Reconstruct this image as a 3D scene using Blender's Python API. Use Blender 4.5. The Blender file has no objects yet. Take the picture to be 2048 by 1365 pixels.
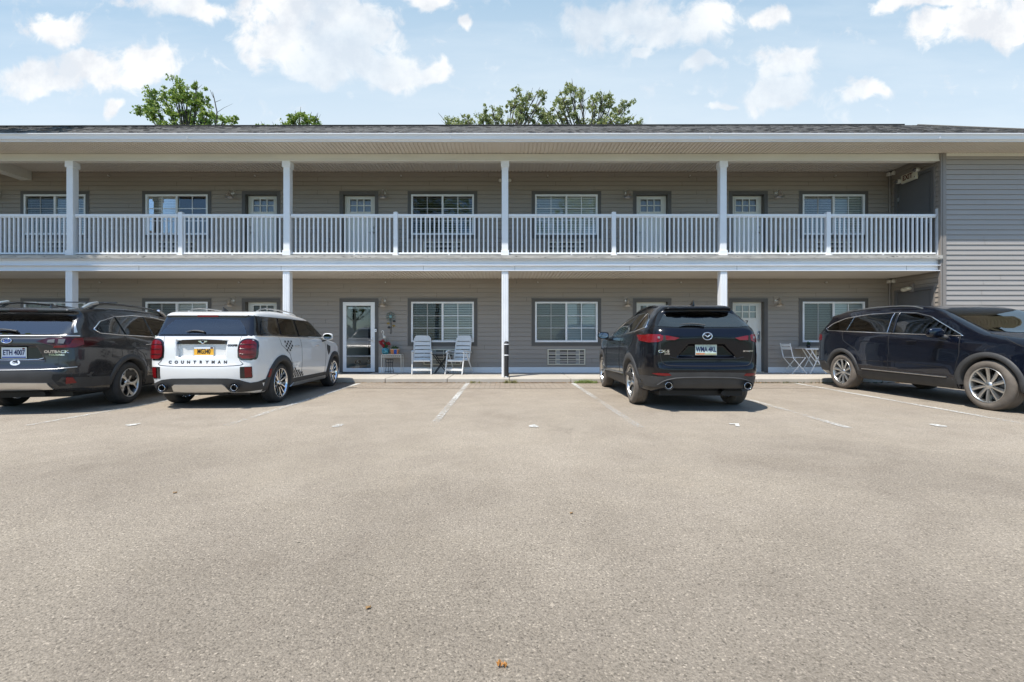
import bpy, bmesh, math, random
import numpy as np
from mathutils import Vector, Matrix
from mathutils.bvhtree import BVHTree
from mathutils.geometry import delaunay_2d_cdt
R = math.radians
random.seed(7)
C = bpy.context.scene.collection
scene = bpy.context.scene

# ------------------------------------------------------------------ camera, sky, sun, exposure
F = 910.0          # focal length in pixels of a 2048 px wide picture
CX, CY, CH = 1010.0, 679.0, 1.08
camd = bpy.data.cameras.new('camera'); cam = bpy.data.objects.new('camera', camd); C.objects.link(cam)
cam.location = (0, 0, CH); cam.rotation_euler = (R(90), 0, 0)
camd.sensor_width = 36; camd.lens = 36*F/2048
camd.shift_x = 14/2048; camd.shift_y = -3.5/2048
camd.clip_end = 3000; scene.camera = cam

SUN_EL, SUN_AZ = 64.3, 47.0      # azimuth measured from behind the camera towards the left
sd = Vector((-math.sin(R(SUN_AZ))*math.cos(R(SUN_EL)), -math.cos(R(SUN_AZ))*math.cos(R(SUN_EL)), math.sin(R(SUN_EL))))
sund = bpy.data.lights.new('sun', 'SUN'); sun = bpy.data.objects.new('sun', sund); C.objects.link(sun)
sund.energy = 4.5; sund.angle = R(0.53); sund.color = (1.0, 0.955, 0.89)
sun.rotation_euler = sd.to_track_quat('Z', 'Y').to_euler(); sun.location = (-20, -20, 40)
scene.view_settings.view_transform = 'Standard'; scene.view_settings.look = 'None'
scene.view_settings.exposure = 0.56; scene.view_settings.gamma = 1.0

class NT:
    """tiny node helper"""
    def __init__(s, tree): s.t = tree; s.n = tree.nodes; s.l = tree.links
    def new(s, typ, **kw):
        n = s.n.new(typ)
        for k, v in kw.items():
            if k.startswith('i_'):
                key = k[2:]; key = int(key) if key.isdigit() else key.replace('_', ' ')
                sock = n.inputs[key]
                if hasattr(v, 'is_output'): s.l.new(v, sock)
                else: sock.default_value = v
            else: setattr(n, k, v)
        return n
    def link(s, a, b): s.l.new(a, b)
    def math(s, op, a, b=0.0, c=None, clamp=False):
        n = s.n.new('ShaderNodeMath'); n.operation = op; n.use_clamp = clamp
        for i, v in enumerate((a, b) if c is None else (a, b, c)):
            if hasattr(v, 'is_output'): s.l.new(v, n.inputs[i])
            else: n.inputs[i].default_value = v
        return n.outputs[0]
    def ramp(s, fac, stops, interp='LINEAR'):
        n = s.n.new('ShaderNodeValToRGB'); n.color_ramp.interpolation = interp
        el = n.color_ramp.elements
        while len(el) < len(stops): el.new(0.5)
        for e, (p, c) in zip(el, stops):
            e.position = p; e.color = (c[0], c[1], c[2], 1) if hasattr(c, '__len__') else (c, c, c, 1)
        s.l.new(fac, n.inputs[0]); return n.outputs[0]
    def mix(s, fac, a, b, mode='MIX'):
        n = s.n.new('ShaderNodeMix'); n.data_type = 'RGBA'; n.blend_type = mode
        for sock, v in ((n.inputs[0], fac), (n.inputs[6], a), (n.inputs[7], b)):
            if hasattr(v, 'is_output'): s.l.new(v, sock)
            elif hasattr(v, '__len__'): sock.default_value = (v[0], v[1], v[2], 1)
            else: sock.default_value = v
        return n.outputs[2]

world = bpy.data.worlds.new('World'); scene.world = world; world.use_nodes = True
w = NT(world.node_tree); world.node_tree.nodes.clear()
sky = w.new('ShaderNodeTexSky', sky_type='NISHITA', sun_disc=False, sun_elevation=R(SUN_EL),
            sun_rotation=math.atan2(sd.x, sd.y), air_density=1.0, dust_density=0.6, ozone_density=1.0)
tc = w.new('ShaderNodeTexCoord')
sep = w.new('ShaderNodeSeparateXYZ'); w.link(tc.outputs['Generated'], sep.inputs[0])
yy = w.math('MAXIMUM', w.math('ABSOLUTE', sep.outputs[1]), 0.02)
uu = w.math('DIVIDE', sep.outputs[0], yy); vv = w.math('DIVIDE', sep.outputs[2], yy)
uv = w.new('ShaderNodeCombineXYZ'); w.link(uu, uv.inputs[0]); w.link(vv, uv.inputs[1])
# cumulus fields on the flat cloud layer over the place: each blob is one cloud body
nz0 = w.new('ShaderNodeTexNoise', noise_dimensions='2D', i_Scale=7.0, i_Detail=3.0); w.link(uv.outputs[0], nz0.inputs['Vector'])
off = w.new('ShaderNodeVectorMath', operation='SUBTRACT'); w.link(nz0.outputs['Color'], off.inputs[0]); off.inputs[1].default_value = (0.5, 0.5, 0.5)
offs = w.new('ShaderNodeVectorMath', operation='SCALE'); w.link(off.outputs[0], offs.inputs[0]); offs.inputs['Scale'].default_value = 0.10
uvd = w.new('ShaderNodeVectorMath', operation='ADD'); w.link(uv.outputs[0], uvd.inputs[0]); w.link(offs.outputs[0], uvd.inputs[1])
uvd2 = w.new('ShaderNodeSeparateXYZ'); w.link(uvd.outputs[0], uvd2.inputs[0])
uvf = w.new('ShaderNodeCombineXYZ'); w.link(uvd2.outputs[0], uvf.inputs[0]); w.link(uvd2.outputs[1], uvf.inputs[1])
blobs = [(120, 60, 66, 46), (60, 150, 100, 46), (175, 140, 95, 44), (285, 128, 80, 58), (95, 170, 130, 30), (230, 205, 22, 20),
         (370, 12, 120, 34), (600, 25, 170, 54), (560, 85, 120, 52), (690, 70, 140, 72), (770, 135, 110, 56), (660, 125, 120, 50),
         (865, 5, 75, 30), (868, 128, 45, 32), (938, 48, 24, 18),
         (1190, 62, 90, 46), (1310, 50, 140, 60), (1410, 40, 100, 64), (1292, 108, 30, 17), (1412, 128, 52, 24), (1540, 30, 42, 28),
         (1575, 130, 75, 46), (1560, 185, 100, 44), (1720, 184, 66, 26), (1445, 216, 40, 14),
         (1850, 8, 140, 24), (1930, 55, 130, 40), (2030, 40, 100, 72), (2030, 85, 45, 16)]
acc = None
for (bx_, by_, rx, ry) in blobs:
    mp = w.new('ShaderNodeMapping'); mp.vector_type = 'TEXTURE'
    mp.inputs['Location'].default_value = ((bx_-CX)/F, (CY-by_)/F, 0)
    mp.inputs['Scale'].default_value = (rx*1.22/F, ry*1.22/F, 1)
    w.link(uvf.outputs[0], mp.inputs[0])
    g = w.new('ShaderNodeTexGradient', gradient_type='SPHERICAL'); w.link(mp.outputs[0], g.inputs[0])
    acc = g.outputs['Fac'] if acc is None else w.math('SMOOTH_MAX', acc, g.outputs['Fac'], 0.12)
front = w.math('GREATER_THAN', sep.outputs[1], 0.02)
nzb = w.new('ShaderNodeTexNoise', noise_dimensions='2D', i_Scale=2.2, i_Detail=5.0, i_Roughness=0.55); w.link(uv.outputs[0], nzb.inputs['Vector'])
back = w.math('MULTIPLY', w.math('SUBTRACT', nzb.outputs['Fac'], 0.60), 3.0)
base = w.math('ADD', w.math('MULTIPLY', acc, front), w.math('MULTIPLY', back, w.math('SUBTRACT', 1.0, front)))
nz1 = w.new('ShaderNodeTexNoise', noise_dimensions='2D', i_Scale=17.0, i_Detail=10.0, i_Roughness=0.62, i_Distortion=0.3); w.link(uv.outputs[0], nz1.inputs['Vector'])
dens = w.math('ADD', base, w.math('MULTIPLY', w.math('SUBTRACT', nz1.outputs['Fac'], 0.5), w.math('ADD', w.math('MULTIPLY', w.math('GREATER_THAN', base, 0.02), 1.0), 0.12)))
cl = w.new('ShaderNodeMapRange', interpolation_type='SMOOTHSTEP'); w.link(dens, cl.inputs[0])
cl.inputs[1].default_value = 0.16; cl.inputs[2].default_value = 0.58
cir = w.new('ShaderNodeTexNoise', noise_dimensions='2D', i_Scale=1.0, i_Detail=6.0, i_Roughness=0.6)
cm = w.new('ShaderNodeMapping'); w.link(uv.outputs[0], cm.inputs[0]); cm.inputs['Scale'].default_value = (1.6, 9.0, 1); cm.inputs['Rotation'].default_value = (0, 0, 0.12)
w.link(cm.outputs[0], cir.inputs['Vector'])
cirf = w.math('MULTIPLY', w.math('SUBTRACT', cir.outputs['Fac'], 0.42), 1.5, clamp=True)
veil = w.ramp(w.math('MULTIPLY', vv, 1.0, clamp=True), [(0.40, (5.0, 5.6, 5.9)), (0.56, (4.1, 4.95, 5.55)), (0.78, (2.7, 3.85, 4.85))])
hazy = w.mix(w.math('MULTIPLY', front, 0.86), w.mix(1.0, sky.outputs[0], (0.94, 1.19, 1.40), 'MULTIPLY'), veil)
skyc = w.mix(w.math('MULTIPLY', w.math('MULTIPLY', cirf, 0.45), front), hazy, (5.6, 6.0, 6.3))
nz2 = w.new('ShaderNodeTexNoise', noise_dimensions='2D', i_Scale=9.0, i_Detail=6.0, i_Roughness=0.6); w.link(uv.outputs[0], nz2.inputs['Vector'])
cloudc = w.ramp(nz2.outputs['Fac'], [(0.36, (0.78, 0.80, 0.84)), (0.60, (1.0, 0.995, 0.985))])
cloudm = w.new('ShaderNodeVectorMath', operation='SCALE'); w.link(cloudc, cloudm.inputs[0]); cloudm.inputs['Scale'].default_value = 6.5
up = w.math('GREATER_THAN', sep.outputs[2], 0.0)
thin = w.ramp(nzb.outputs['Fac'], [(0.36, 0.50), (0.56, 0.92)])
skyf = w.mix(w.math('MULTIPLY', w.math('MULTIPLY', cl.outputs[0], thin), up), skyc, cloudm.outputs[0])
bg = w.new('ShaderNodeBackground', i_Strength=0.115); w.link(skyf, bg.inputs[0])
wo = w.new('ShaderNodeOutputWorld'); w.link(bg.outputs[0], wo.inputs[0])

# ------------------------------------------------------------------ materials
def newmat(name):
    m = bpy.data.materials.new(name); m.use_nodes = True
    t = NT(m.node_tree); b = t.n['Principled BSDF']; return m, t, b
def simple(name, col, rough=0.5, metal=0.0, var=0.0, scale=6.0, bump=0.0, bscale=60.0, coat=0.0, spec=None, stretch=None):
    m, t, b = newmat(name)
    b.inputs['Base Color'].default_value = (*col, 1); b.inputs['Roughness'].default_value = rough
    b.inputs['Metallic'].default_value = metal; b.inputs['Coat Weight'].default_value = coat
    b.inputs['Coat Roughness'].default_value = 0.02
    if spec is not None: b.inputs['Specular IOR Level'].default_value = spec
    co = t.new('ShaderNodeTexCoord').outputs['Object']
    if stretch:
        mp = t.new('ShaderNodeMapping'); t.link(co, mp.inputs[0]); mp.inputs['Scale'].default_value = stretch; co = mp.outputs[0]
    if var:
        n = t.new('ShaderNodeTexNoise', i_Scale=scale, i_Detail=6.0, i_Roughness=0.6); t.link(co, n.inputs['Vector'])
        c = t.ramp(n.outputs['Fac'], [(0.28, tuple(x*(1-var) for x in col)), (0.72, tuple(min(1, x*(1+var)) for x in col))])
        t.link(c, b.inputs['Base Color'])
        r = t.math('ADD', t.math('MULTIPLY', t.math('SUBTRACT', n.outputs['Fac'], 0.5), var*0.6), rough, clamp=True)
        t.link(r, b.inputs['Roughness'])
    if bump:
        n2 = t.new('ShaderNodeTexNoise', i_Scale=bscale, i_Detail=4.0); t.link(co, n2.inputs['Vector'])
        bp = t.new('ShaderNodeBump', i_Strength=bump, i_Distance=0.01); t.link(n2.outputs['Fac'], bp.inputs['Height'])
        t.link(bp.outputs[0], b.inputs['Normal'])
    return m
M = {}
M['siding'] = simple('taupe_siding', (0.312, 0.270, 0.224), 0.55, var=0.08, scale=1.3, bump=0.12, bscale=40, stretch=(0.25, 1, 6))
M['siding_side'] = simple('wing_siding', (0.335, 0.305, 0.272), 0.5, var=0.05, scale=1.3, bump=0.15, bscale=30, stretch=(0.25, 1, 5))
M['trim'] = simple('taupe_trim', (0.098, 0.088, 0.077), 0.5, var=0.08, scale=2)
M['trim_edge'] = simple('taupe_trim_light', (0.24, 0.212, 0.185), 0.5)
M['white'] = simple('white_vinyl', (0.80, 0.80, 0.79), 0.42, var=0.035, scale=3)
M['fascia'] = simple('white_fascia', (0.79, 0.795, 0.80), 0.4, var=0.07, scale=1.1, stretch=(0.6, 1, 8))
M['soffit'] = simple('beige_soffit', (0.66, 0.61, 0.53), 0.6, var=0.05, scale=1.5)
M['beam'] = simple('cream_beam', (0.70, 0.67, 0.59), 0.55, var=0.07, scale=2.0, stretch=(0.4, 1, 3))
M['door'] = simple('cream_door', (0.72, 0.70, 0.63), 0.4, var=0.02)
M['steel_door'] = simple('dark_steel_door', (0.13, 0.125, 0.12), 0.45, var=0.06, scale=2)
M['metal'] = simple('galvanised_metal', (0.62, 0.61, 0.58), 0.3, 1.0, var=0.15, scale=12)
M['chrome'] = simple('chrome', (0.85, 0.86, 0.88), 0.08, 1.0)
M['mirror'] = simple('mirror_glass', (0.30, 0.32, 0.34), 0.03, 1.0)
M['satin'] = simple('satin_silver', (0.62, 0.62, 0.61), 0.33, 1.0, var=0.05)
M['rubber'] = simple('tyre_rubber', (0.030, 0.029, 0.028), 0.75, var=0.3, scale=9, bump=0.2, bscale=90)
M['dusty'] = simple('dusty_tyre_rubber', (0.125, 0.105, 0.085), 0.85, var=0.35, scale=6, bump=0.3, bscale=90)
M['plastic'] = simple('black_plastic_trim', (0.045, 0.045, 0.044), 0.55, var=0.15, scale=5, bump=0.1, bscale=200)
M['cladding'] = simple('dusty_grey_cladding', (0.038, 0.037, 0.036), 0.6, var=0.25, scale=4, bump=0.1, bscale=200)
M['black'] = simple('matt_black', (0.012, 0.012, 0.012), 0.7)
M['gloss_black'] = simple('gloss_black', (0.010, 0.010, 0.011), 0.12, coat=0.5)
M['red'] = simple('red_lens', (0.15, 0.002, 0.004), 0.2, coat=0.15)
M['darkred'] = simple('dark_red_lens', (0.04, 0.002, 0.003), 0.18, coat=0.2)
M['clear'] = simple('clear_lens', (0.17, 0.16, 0.15), 0.12, 0.2, coat=0.4)
M['platewhite'] = simple('plate_white', (0.72, 0.76, 0.82), 0.35)
M['plateblue'] = simple('plate_blue', (0.03, 0.08, 0.33), 0.35)
M['plateyellow'] = simple('plate_yellow', (0.80, 0.42, 0.04), 0.35, var=0.2, scale=20)
M['plategreen'] = simple('plate_pale_green', (0.50, 0.60, 0.55), 0.4, var=0.25, scale=18)
M['navytext'] = simple('navy_lettering', (0.01, 0.015, 0.09), 0.4)
M['concrete_edge'] = simple('weathered_deck_edge', (0.44, 0.41, 0.36), 0.85, var=0.3, scale=7, bump=0.4, bscale=30, stretch=(0.5, 1, 2))
M['resin'] = simple('white_resin', (0.74, 0.73, 0.69), 0.35, var=0.05, scale=8)
M['bistro'] = simple('white_painted_steel', (0.78, 0.78, 0.76), 0.35)
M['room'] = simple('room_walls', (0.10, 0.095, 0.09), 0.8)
M['blind'] = simple('window_blind', (0.84, 0.83, 0.78), 0.5)
M['bark'] = simple('tree_bark', (0.085, 0.07, 0.055), 0.9, var=0.3, scale=8, bump=0.5, bscale=20)
M['exitsign'] = simple('exit_sign_housing', (0.68, 0.62, 0.48), 0.4)
M['exittext'] = simple('exit_lettering', (0.10, 0.012, 0.008), 0.5)
M['lampwhite'] = simple('cream_lamp_plastic', (0.66, 0.63, 0.55), 0.35)
M['teal'] = simple('teal_glaze', (0.05, 0.22, 0.27), 0.2, var=0.9, scale=25)
M['orange'] = simple('orange_glaze', (0.50, 0.17, 0.05), 0.3, var=0.4, scale=20)
M['blue'] = simple('blue_glaze', (0.02, 0.08, 0.30), 0.2, var=0.3, scale=20)
M['yellow'] = simple('yellow_glaze', (0.62, 0.36, 0.03), 0.25)
M['flower'] = simple('red_petal', (0.40, 0.012, 0.02), 0.6, var=0.5, scale=30)
M['green'] = simple('plant_green', (0.045, 0.10, 0.03), 0.5, var=0.4, scale=20)
M['weed'] = simple('dry_weed', (0.30, 0.28, 0.11), 0.7, var=0.4, scale=20)
M['bright'] = simple('fresh_grass_blades', (0.28, 0.36, 0.10), 0.6, var=0.4, scale=20)
M['litter'] = simple('dry_leaf_litter', (0.24, 0.14, 0.055), 0.8, var=0.5, scale=12)
M['leafor'] = simple('orange_dead_leaf', (0.46, 0.22, 0.06), 0.6, var=0.4, scale=60)
M['furwhite'] = simple('cream_fur', (0.50, 0.44, 0.36), 0.9, var=0.25, scale=40, bump=0.8, bscale=120)
M['furbrown'] = simple('brown_fur', (0.13, 0.08, 0.05), 0.9, var=0.35, scale=40, bump=0.8, bscale=120)
M['paint_white'] = simple('pearl_white_paint', (0.72, 0.71, 0.68), 0.28, coat=1.0)
M['paint_grey'] = simple('magnetite_grey_paint', (0.026, 0.026, 0.028), 0.26, 0.3, coat=0.6)
M['paint_black'] = simple('blue_black_paint', (0.0030, 0.0034, 0.0055), 0.18, 0.0, coat=0.25, spec=0.35)
M['paint_navy'] = simple('navy_paint', (0.0030, 0.0052, 0.0140), 0.25, 0.4, coat=0.8)
def twoface(m):
    nt = NT(m.node_tree); out = nt.n['Material Output']; src = out.inputs[0].links[0].from_socket
    g = nt.new('ShaderNodeNewGeometry'); d = nt.new('ShaderNodeBsdfDiffuse', i_Color=(0.055, 0.052, 0.050, 1))
    mx = nt.new('ShaderNodeMixShader'); nt.link(g.outputs['Backfacing'], mx.inputs[0]); nt.link(src, mx.inputs[1]); nt.link(d.outputs[0], mx.inputs[2]); nt.link(mx.outputs[0], out.inputs[0])
for k_ in ('paint_white', 'paint_grey', 'paint_black', 'paint_navy'): twoface(M[k_])
def glassmat(name, tint=(1, 1, 1), ior=1.52, boost=1.0, rough=0.0):
    m, t, b = newmat(name); t.n.remove(b)
    out = t.n['Material Output']
    fr = t.new('ShaderNodeFresnel', i_IOR=ior)
    f = t.math('MULTIPLY', fr.outputs[0], boost, clamp=True)
    tr = t.new('ShaderNodeBsdfTransparent', i_Color=(*tint, 1)); gl = t.new('ShaderNodeBsdfGlossy', i_Roughness=rough)
    mx = t.new('ShaderNodeMixShader'); t.link(f, mx.inputs[0]); t.link(tr.outputs[0], mx.inputs[1]); t.link(gl.outputs[0], mx.inputs[2])
    t.link(mx.outputs[0], out.inputs[0]); return m
M['glass'] = glassmat('window_glass', (0.90, 0.93, 0.92), 1.5, 2.0)
M['screen'] = glassmat('insect_screen', (0.74, 0.73, 0.72), 1.02, 1.0, 0.5)
def carglass(name, col, ior=1.6):
    m, t, b = newmat(name)
    b.inputs['Base Color'].default_value = (*col, 1); b.inputs['Roughness'].default_value = 0.015
    b.inputs['IOR'].default_value = ior; b.inputs['Coat Weight'].default_value = 1.0; b.inputs['Coat Roughness'].default_value = 0.01
    return m
M['carglass'] = glassmat('privacy_car_glass', (0.20, 0.21, 0.22), 1.55, 1.4)
M['carglass_blue'] = glassmat('rear_car_glass', (0.38, 0.44, 0.50), 1.6, 2.3)
M['carglass_clear'] = glassmat('clear_car_glass', (0.72, 0.77, 0.76), 1.55, 1.5)
M['storm_glass'] = glassmat('storm_door_glass', (0.62, 0.66, 0.66), 1.5, 2.6)
M['house_glass'] = carglass('dark_house_glass', (0.012, 0.014, 0.016))

def shingle_mat():
    m, t, b = newmat('roof_shingles')
    co = t.new('ShaderNodeTexCoord').outputs['Object']
    mp = t.new('ShaderNodeMapping'); t.link(co, mp.inputs[0]); mp.inputs['Scale'].default_value = (1, 1.15, 1)
    br = t.new('ShaderNodeTexBrick'); t.link(mp.outputs[0], br.inputs['Vector'])
    br.inputs['Scale'].default_value = 1.0; br.inputs['Brick Width'].default_value = 0.24; br.inputs['Row Height'].default_value = 0.14
    br.inputs['Mortar Size'].default_value = 0.008; br.inputs['Color1'].default_value = (0.035, 0.033, 0.031, 1)
    br.inputs['Color2'].default_value = (0.10, 0.092, 0.08, 1); br.inputs['Mortar'].default_value = (0.02, 0.02, 0.02, 1)
    n = t.new('ShaderNodeTexNoise', i_Scale=3.0, i_Detail=8.0, i_Roughness=0.75); t.link(co, n.inputs['Vector'])
    c = t.mix(0.5, br.outputs['Color'], t.ramp(n.outputs['Fac'], [(0.35, (0.04, 0.038, 0.036)), (0.7, (0.10, 0.092, 0.08))]))
    t.link(c, b.inputs['Base Color']); b.inputs['Roughness'].default_value = 0.9
    bp = t.new('ShaderNodeBump', i_Strength=0.8, i_Distance=0.02); t.link(br.outputs['Fac'], bp.inputs['Height']); t.link(bp.outputs[0], b.inputs['Normal'])
    return m
M['shingle'] = shingle_mat()

def asphalt_mat():
    m, t, b = newmat('worn_asphalt')
    co = t.new('ShaderNodeTexCoord').outputs['Object']
    big = t.new('ShaderNodeTexNoise', i_Scale=0.35, i_Detail=5.0, i_Roughness=0.55); t.link(co, big.inputs['Vector'])
    mid = t.new('ShaderNodeTexNoise', i_Scale=2.6, i_Detail=6.0, i_Roughness=0.6); t.link(co, mid.inputs['Vector'])
    fine = t.new('ShaderNodeTexNoise', i_Scale=85.0, i_Detail=5.0, i_Roughness=0.85); t.link(co, fine.inputs['Vector'])
    vor = t.new('ShaderNodeTexVoronoi', i_Scale=150.0, i_Randomness=1.0); t.link(co, vor.inputs['Vector'])
    base = t.ramp(big.outputs['Fac'], [(0.33, (0.252, 0.213, 0.168)), (0.66, (0.330, 0.284, 0.228))])
    base = t.mix(0.5, base, t.ramp(mid.outputs['Fac'], [(0.3, (0.250, 0.210, 0.165)), (0.7, (0.330, 0.282, 0.226))]))
    grain = t.ramp(fine.outputs['Fac'], [(0.36, 0.50), (0.46, 0.90), (0.54, 1.06), (0.66, 1.42)])
    gm = t.new('ShaderNodeTexNoise', i_Scale=28.0, i_Detail=3.0, i_Roughness=0.9); t.link(co, gm.inputs['Vector'])
    base = t.mix(1.0, base, t.ramp(gm.outputs['Fac'], [(0.30, (0.74, 0.73, 0.71)), (0.42, (0.95, 0.95, 0.94)), (0.60, (1.02, 1.02, 1.01)), (0.72, (1.12, 1.12, 1.11))]), 'MULTIPLY')
    c = t.mix(1.0, base, grain, 'MULTIPLY')
    sepc = t.new('ShaderNodeSeparateColor'); t.link(vor.outputs['Color'], sepc.inputs[0])
    stone = t.ramp(sepc.outputs[0], [(0.0, 0.55), (0.08, 0.78), (0.12, 0.98), (0.88, 1.02), (0.95, 1.30), (1.0, 1.6)])
    c = t.mix(1.0, c, stone, 'MULTIPLY')
    st = t.new('ShaderNodeTexNoise', i_Scale=0.9, i_Detail=7.0, i_Roughness=0.65, i_Distortion=0.8); t.link(co, st.inputs['Vector'])
    c = t.mix(1.0, c, t.ramp(st.outputs['Fac'], [(0.30, (0.88, 0.87, 0.86)), (0.45, (0.98, 0.98, 0.98)), (0.62, (1.02, 1.02, 1.01)), (0.75, (1.08, 1.07, 1.05))]), 'MULTIPLY')
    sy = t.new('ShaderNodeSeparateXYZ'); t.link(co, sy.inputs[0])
    near_fade = t.math('ADD', sy.outputs[1], t.math('MULTIPLY', t.math('SUBTRACT', big.outputs['Fac'], 0.5), 7.0))
    c = t.mix(1.0, c, t.ramp(t.math('DIVIDE', near_fade, 8.0, clamp=True), [(0.18, (0.76, 0.76, 0.765)), (0.60, (1.02, 1.02, 1.02))]), 'MULTIPLY')   # asphalt darkened towards the camera: vignette and viewing sheen painted into the colour
    oil = t.new('ShaderNodeTexVoronoi', i_Scale=0.42, i_Randomness=1.0); t.link(co, oil.inputs['Vector'])
    od = t.math('ADD', oil.outputs['Distance'], t.math('MULTIPLY', t.math('SUBTRACT', mid.outputs['Fac'], 0.5), 0.35))
    c = t.mix(1.0, c, t.ramp(od, [(0.0, 0.74), (0.09, 0.84), (0.16, 1.0)]), 'MULTIPLY')
    # scattered dark grit and oil spots
    v2 = t.new('ShaderNodeTexVoronoi', i_Scale=3.1, i_Randomness=1.0); t.link(co, v2.inputs['Vector'])
    spot = t.ramp(v2.outputs['Distance'], [(0.0, 0.32), (0.022, 0.45), (0.030, 1.0)])
    c = t.mix(1.0, c, spot, 'MULTIPLY')
    t.link(c, b.inputs['Base Color']); b.inputs['Roughness'].default_value = 0.88; b.inputs['Specular IOR Level'].default_value = 0.25
    h = t.math('ADD', fine.outputs['Fac'], t.math('MULTIPLY', vor.outputs['Distance'], -0.9))
    bp = t.new('ShaderNodeBump', i_Strength=0.55, i_Distance=0.006); t.link(h, bp.inputs['Height']); t.link(bp.outputs[0], b.inputs['Normal'])
    return m
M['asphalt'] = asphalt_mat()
def concrete_mat(name, c0, c1, sc=1.2):
    m, t, b = newmat(name)
    co = t.new('ShaderNodeTexCoord').outputs['Object']
    n = t.new('ShaderNodeTexNoise', i_Scale=sc, i_Detail=9.0, i_Roughness=0.65); t.link(co, n.inputs['Vector'])
    f = t.new('ShaderNodeTexNoise', i_Scale=80.0, i_Detail=3.0); t.link(co, f.inputs['Vector'])
    c = t.mix(1.0, t.ramp(n.outputs['Fac'], [(0.3, c0), (0.7, c1)]), t.ramp(f.outputs['Fac'], [(0.3, 0.86), (0.7, 1.08)]), 'MULTIPLY')
    t.link(c, b.inputs['Base Color']); b.inputs['Roughness'].default_value = 0.9
    bp = t.new('ShaderNodeBump', i_Strength=0.3, i_Distance=0.004); t.link(f.outputs['Fac'], bp.inputs['Height']); t.link(bp.outputs[0], b.inputs['Normal'])
    return m
M['walk'] = concrete_mat('sidewalk_concrete', (0.37, 0.335, 0.28), (0.47, 0.43, 0.365))
M['grass'] = concrete_mat('lawn', (0.05, 0.09, 0.02), (0.08, 0.12, 0.035), 3)
def paver_mat():
    m, t, b = newmat('brick_pavers')
    co = t.new('ShaderNodeTexCoord').outputs['Object']
    br = t.new('ShaderNodeTexBrick'); t.link(co, br.inputs['Vector'])
    br.inputs['Scale'].default_value = 1.0; br.inputs['Brick Width'].default_value = 0.23; br.inputs['Row Height'].default_value = 0.115
    br.inputs['Mortar Size'].default_value = 0.009; br.inputs['Color1'].default_value = (0.235, 0.19, 0.145, 1)
    br.inputs['Color2'].default_value = (0.31, 0.26, 0.20, 1); br.inputs['Mortar'].default_value = (0.12, 0.095, 0.065, 1)
    n = t.new('ShaderNodeTexNoise', i_Scale=2.2, i_Detail=8.0, i_Roughness=0.7); t.link(co, n.inputs['Vector'])
    c = t.mix(t.ramp(n.outputs['Fac'], [(0.46, 0.0), (0.68, 0.7)]), br.outputs['Color'], (0.235, 0.205, 0.168))
    t.link(c, b.inputs['Base Color']); b.inputs['Roughness'].default_value = 0.9
    bp = t.new('ShaderNodeBump', i_Strength=0.5, i_Distance=0.006, invert=True); t.link(br.outputs['Fac'], bp.inputs['Height']); t.link(bp.outputs[0], b.inputs['Normal'])
    return m
M['paver'] = paver_mat()
def paint_line_mat(name='worn_white_paint', lo=0.42, hi=0.52, wear=0.03):
    m, t, b = newmat(name)
    co = t.new('ShaderNodeTexCoord').outputs['Object']
    n = t.new('ShaderNodeTexNoise', i_Scale=26.0, i_Detail=8.0, i_Roughness=0.8); t.link(co, n.inputs['Vector'])
    n2 = t.new('ShaderNodeTexNoise', i_Scale=0.8, i_Detail=2.0); t.link(co, n2.inputs['Vector'])
    f = t.math('ADD', n.outputs['Fac'], t.math('MULTIPLY', t.math('SUBTRACT', n2.outputs['Fac'], 0.5), 0.45))
    sy = t.new('ShaderNodeSeparateXYZ'); t.link(co, sy.inputs[0])
    f = t.math('ADD', f, t.math('MULTIPLY', t.math('SUBTRACT', sy.outputs[1], 8.2), wear))   # tyres wear the open end of the lines most
    fac = t.ramp(f, [(lo, 0.0), (hi, 1.0)])
    b.inputs['Base Color'].default_value = (0.56, 0.55, 0.51, 1); b.inputs['Roughness'].default_value = 0.7
    tr = t.new('ShaderNodeBsdfTransparent'); mx = t.new('ShaderNodeMixShader')
    t.link(fac, mx.inputs[0]); t.link(tr.outputs[0], mx.inputs[1]); t.link(b.outputs[0], mx.inputs[2])
    t.link(mx.outputs[0], t.n['Material Output'].inputs[0]); return m
M['line'] = paint_line_mat(lo=0.41, hi=0.64)
M['number'] = paint_line_mat('worn_number_paint', 0.36, 0.50, 0.0)
def leaf_mat(name, c0, c1):
    m, t, b = newmat(name)
    inf = t.new('ShaderNodeNewGeometry')
    c = t.ramp(inf.outputs['Random Per Island'], [(0.0, c0), (1.0, c1)])
    t.link(c, b.inputs['Base Color']); b.inputs['Roughness'].default_value = 0.5
    tl = t.new('ShaderNodeBsdfTranslucent'); t.link(c, tl.inputs[0])
    mx = t.new('ShaderNodeMixShader', i_0=0.35); t.link(b.outputs[0], mx.inputs[1]); t.link(tl.outputs[0], mx.inputs[2])
    t.link(mx.outputs[0], t.n['Material Output'].inputs[0]); return m
M['leafa'] = leaf_mat('maple_leaves', (0.13, 0.21, 0.03), (0.33, 0.41, 0.09))
M['leafb'] = leaf_mat('poplar_leaves', (0.18, 0.22, 0.07), (0.40, 0.42, 0.18))

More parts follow.
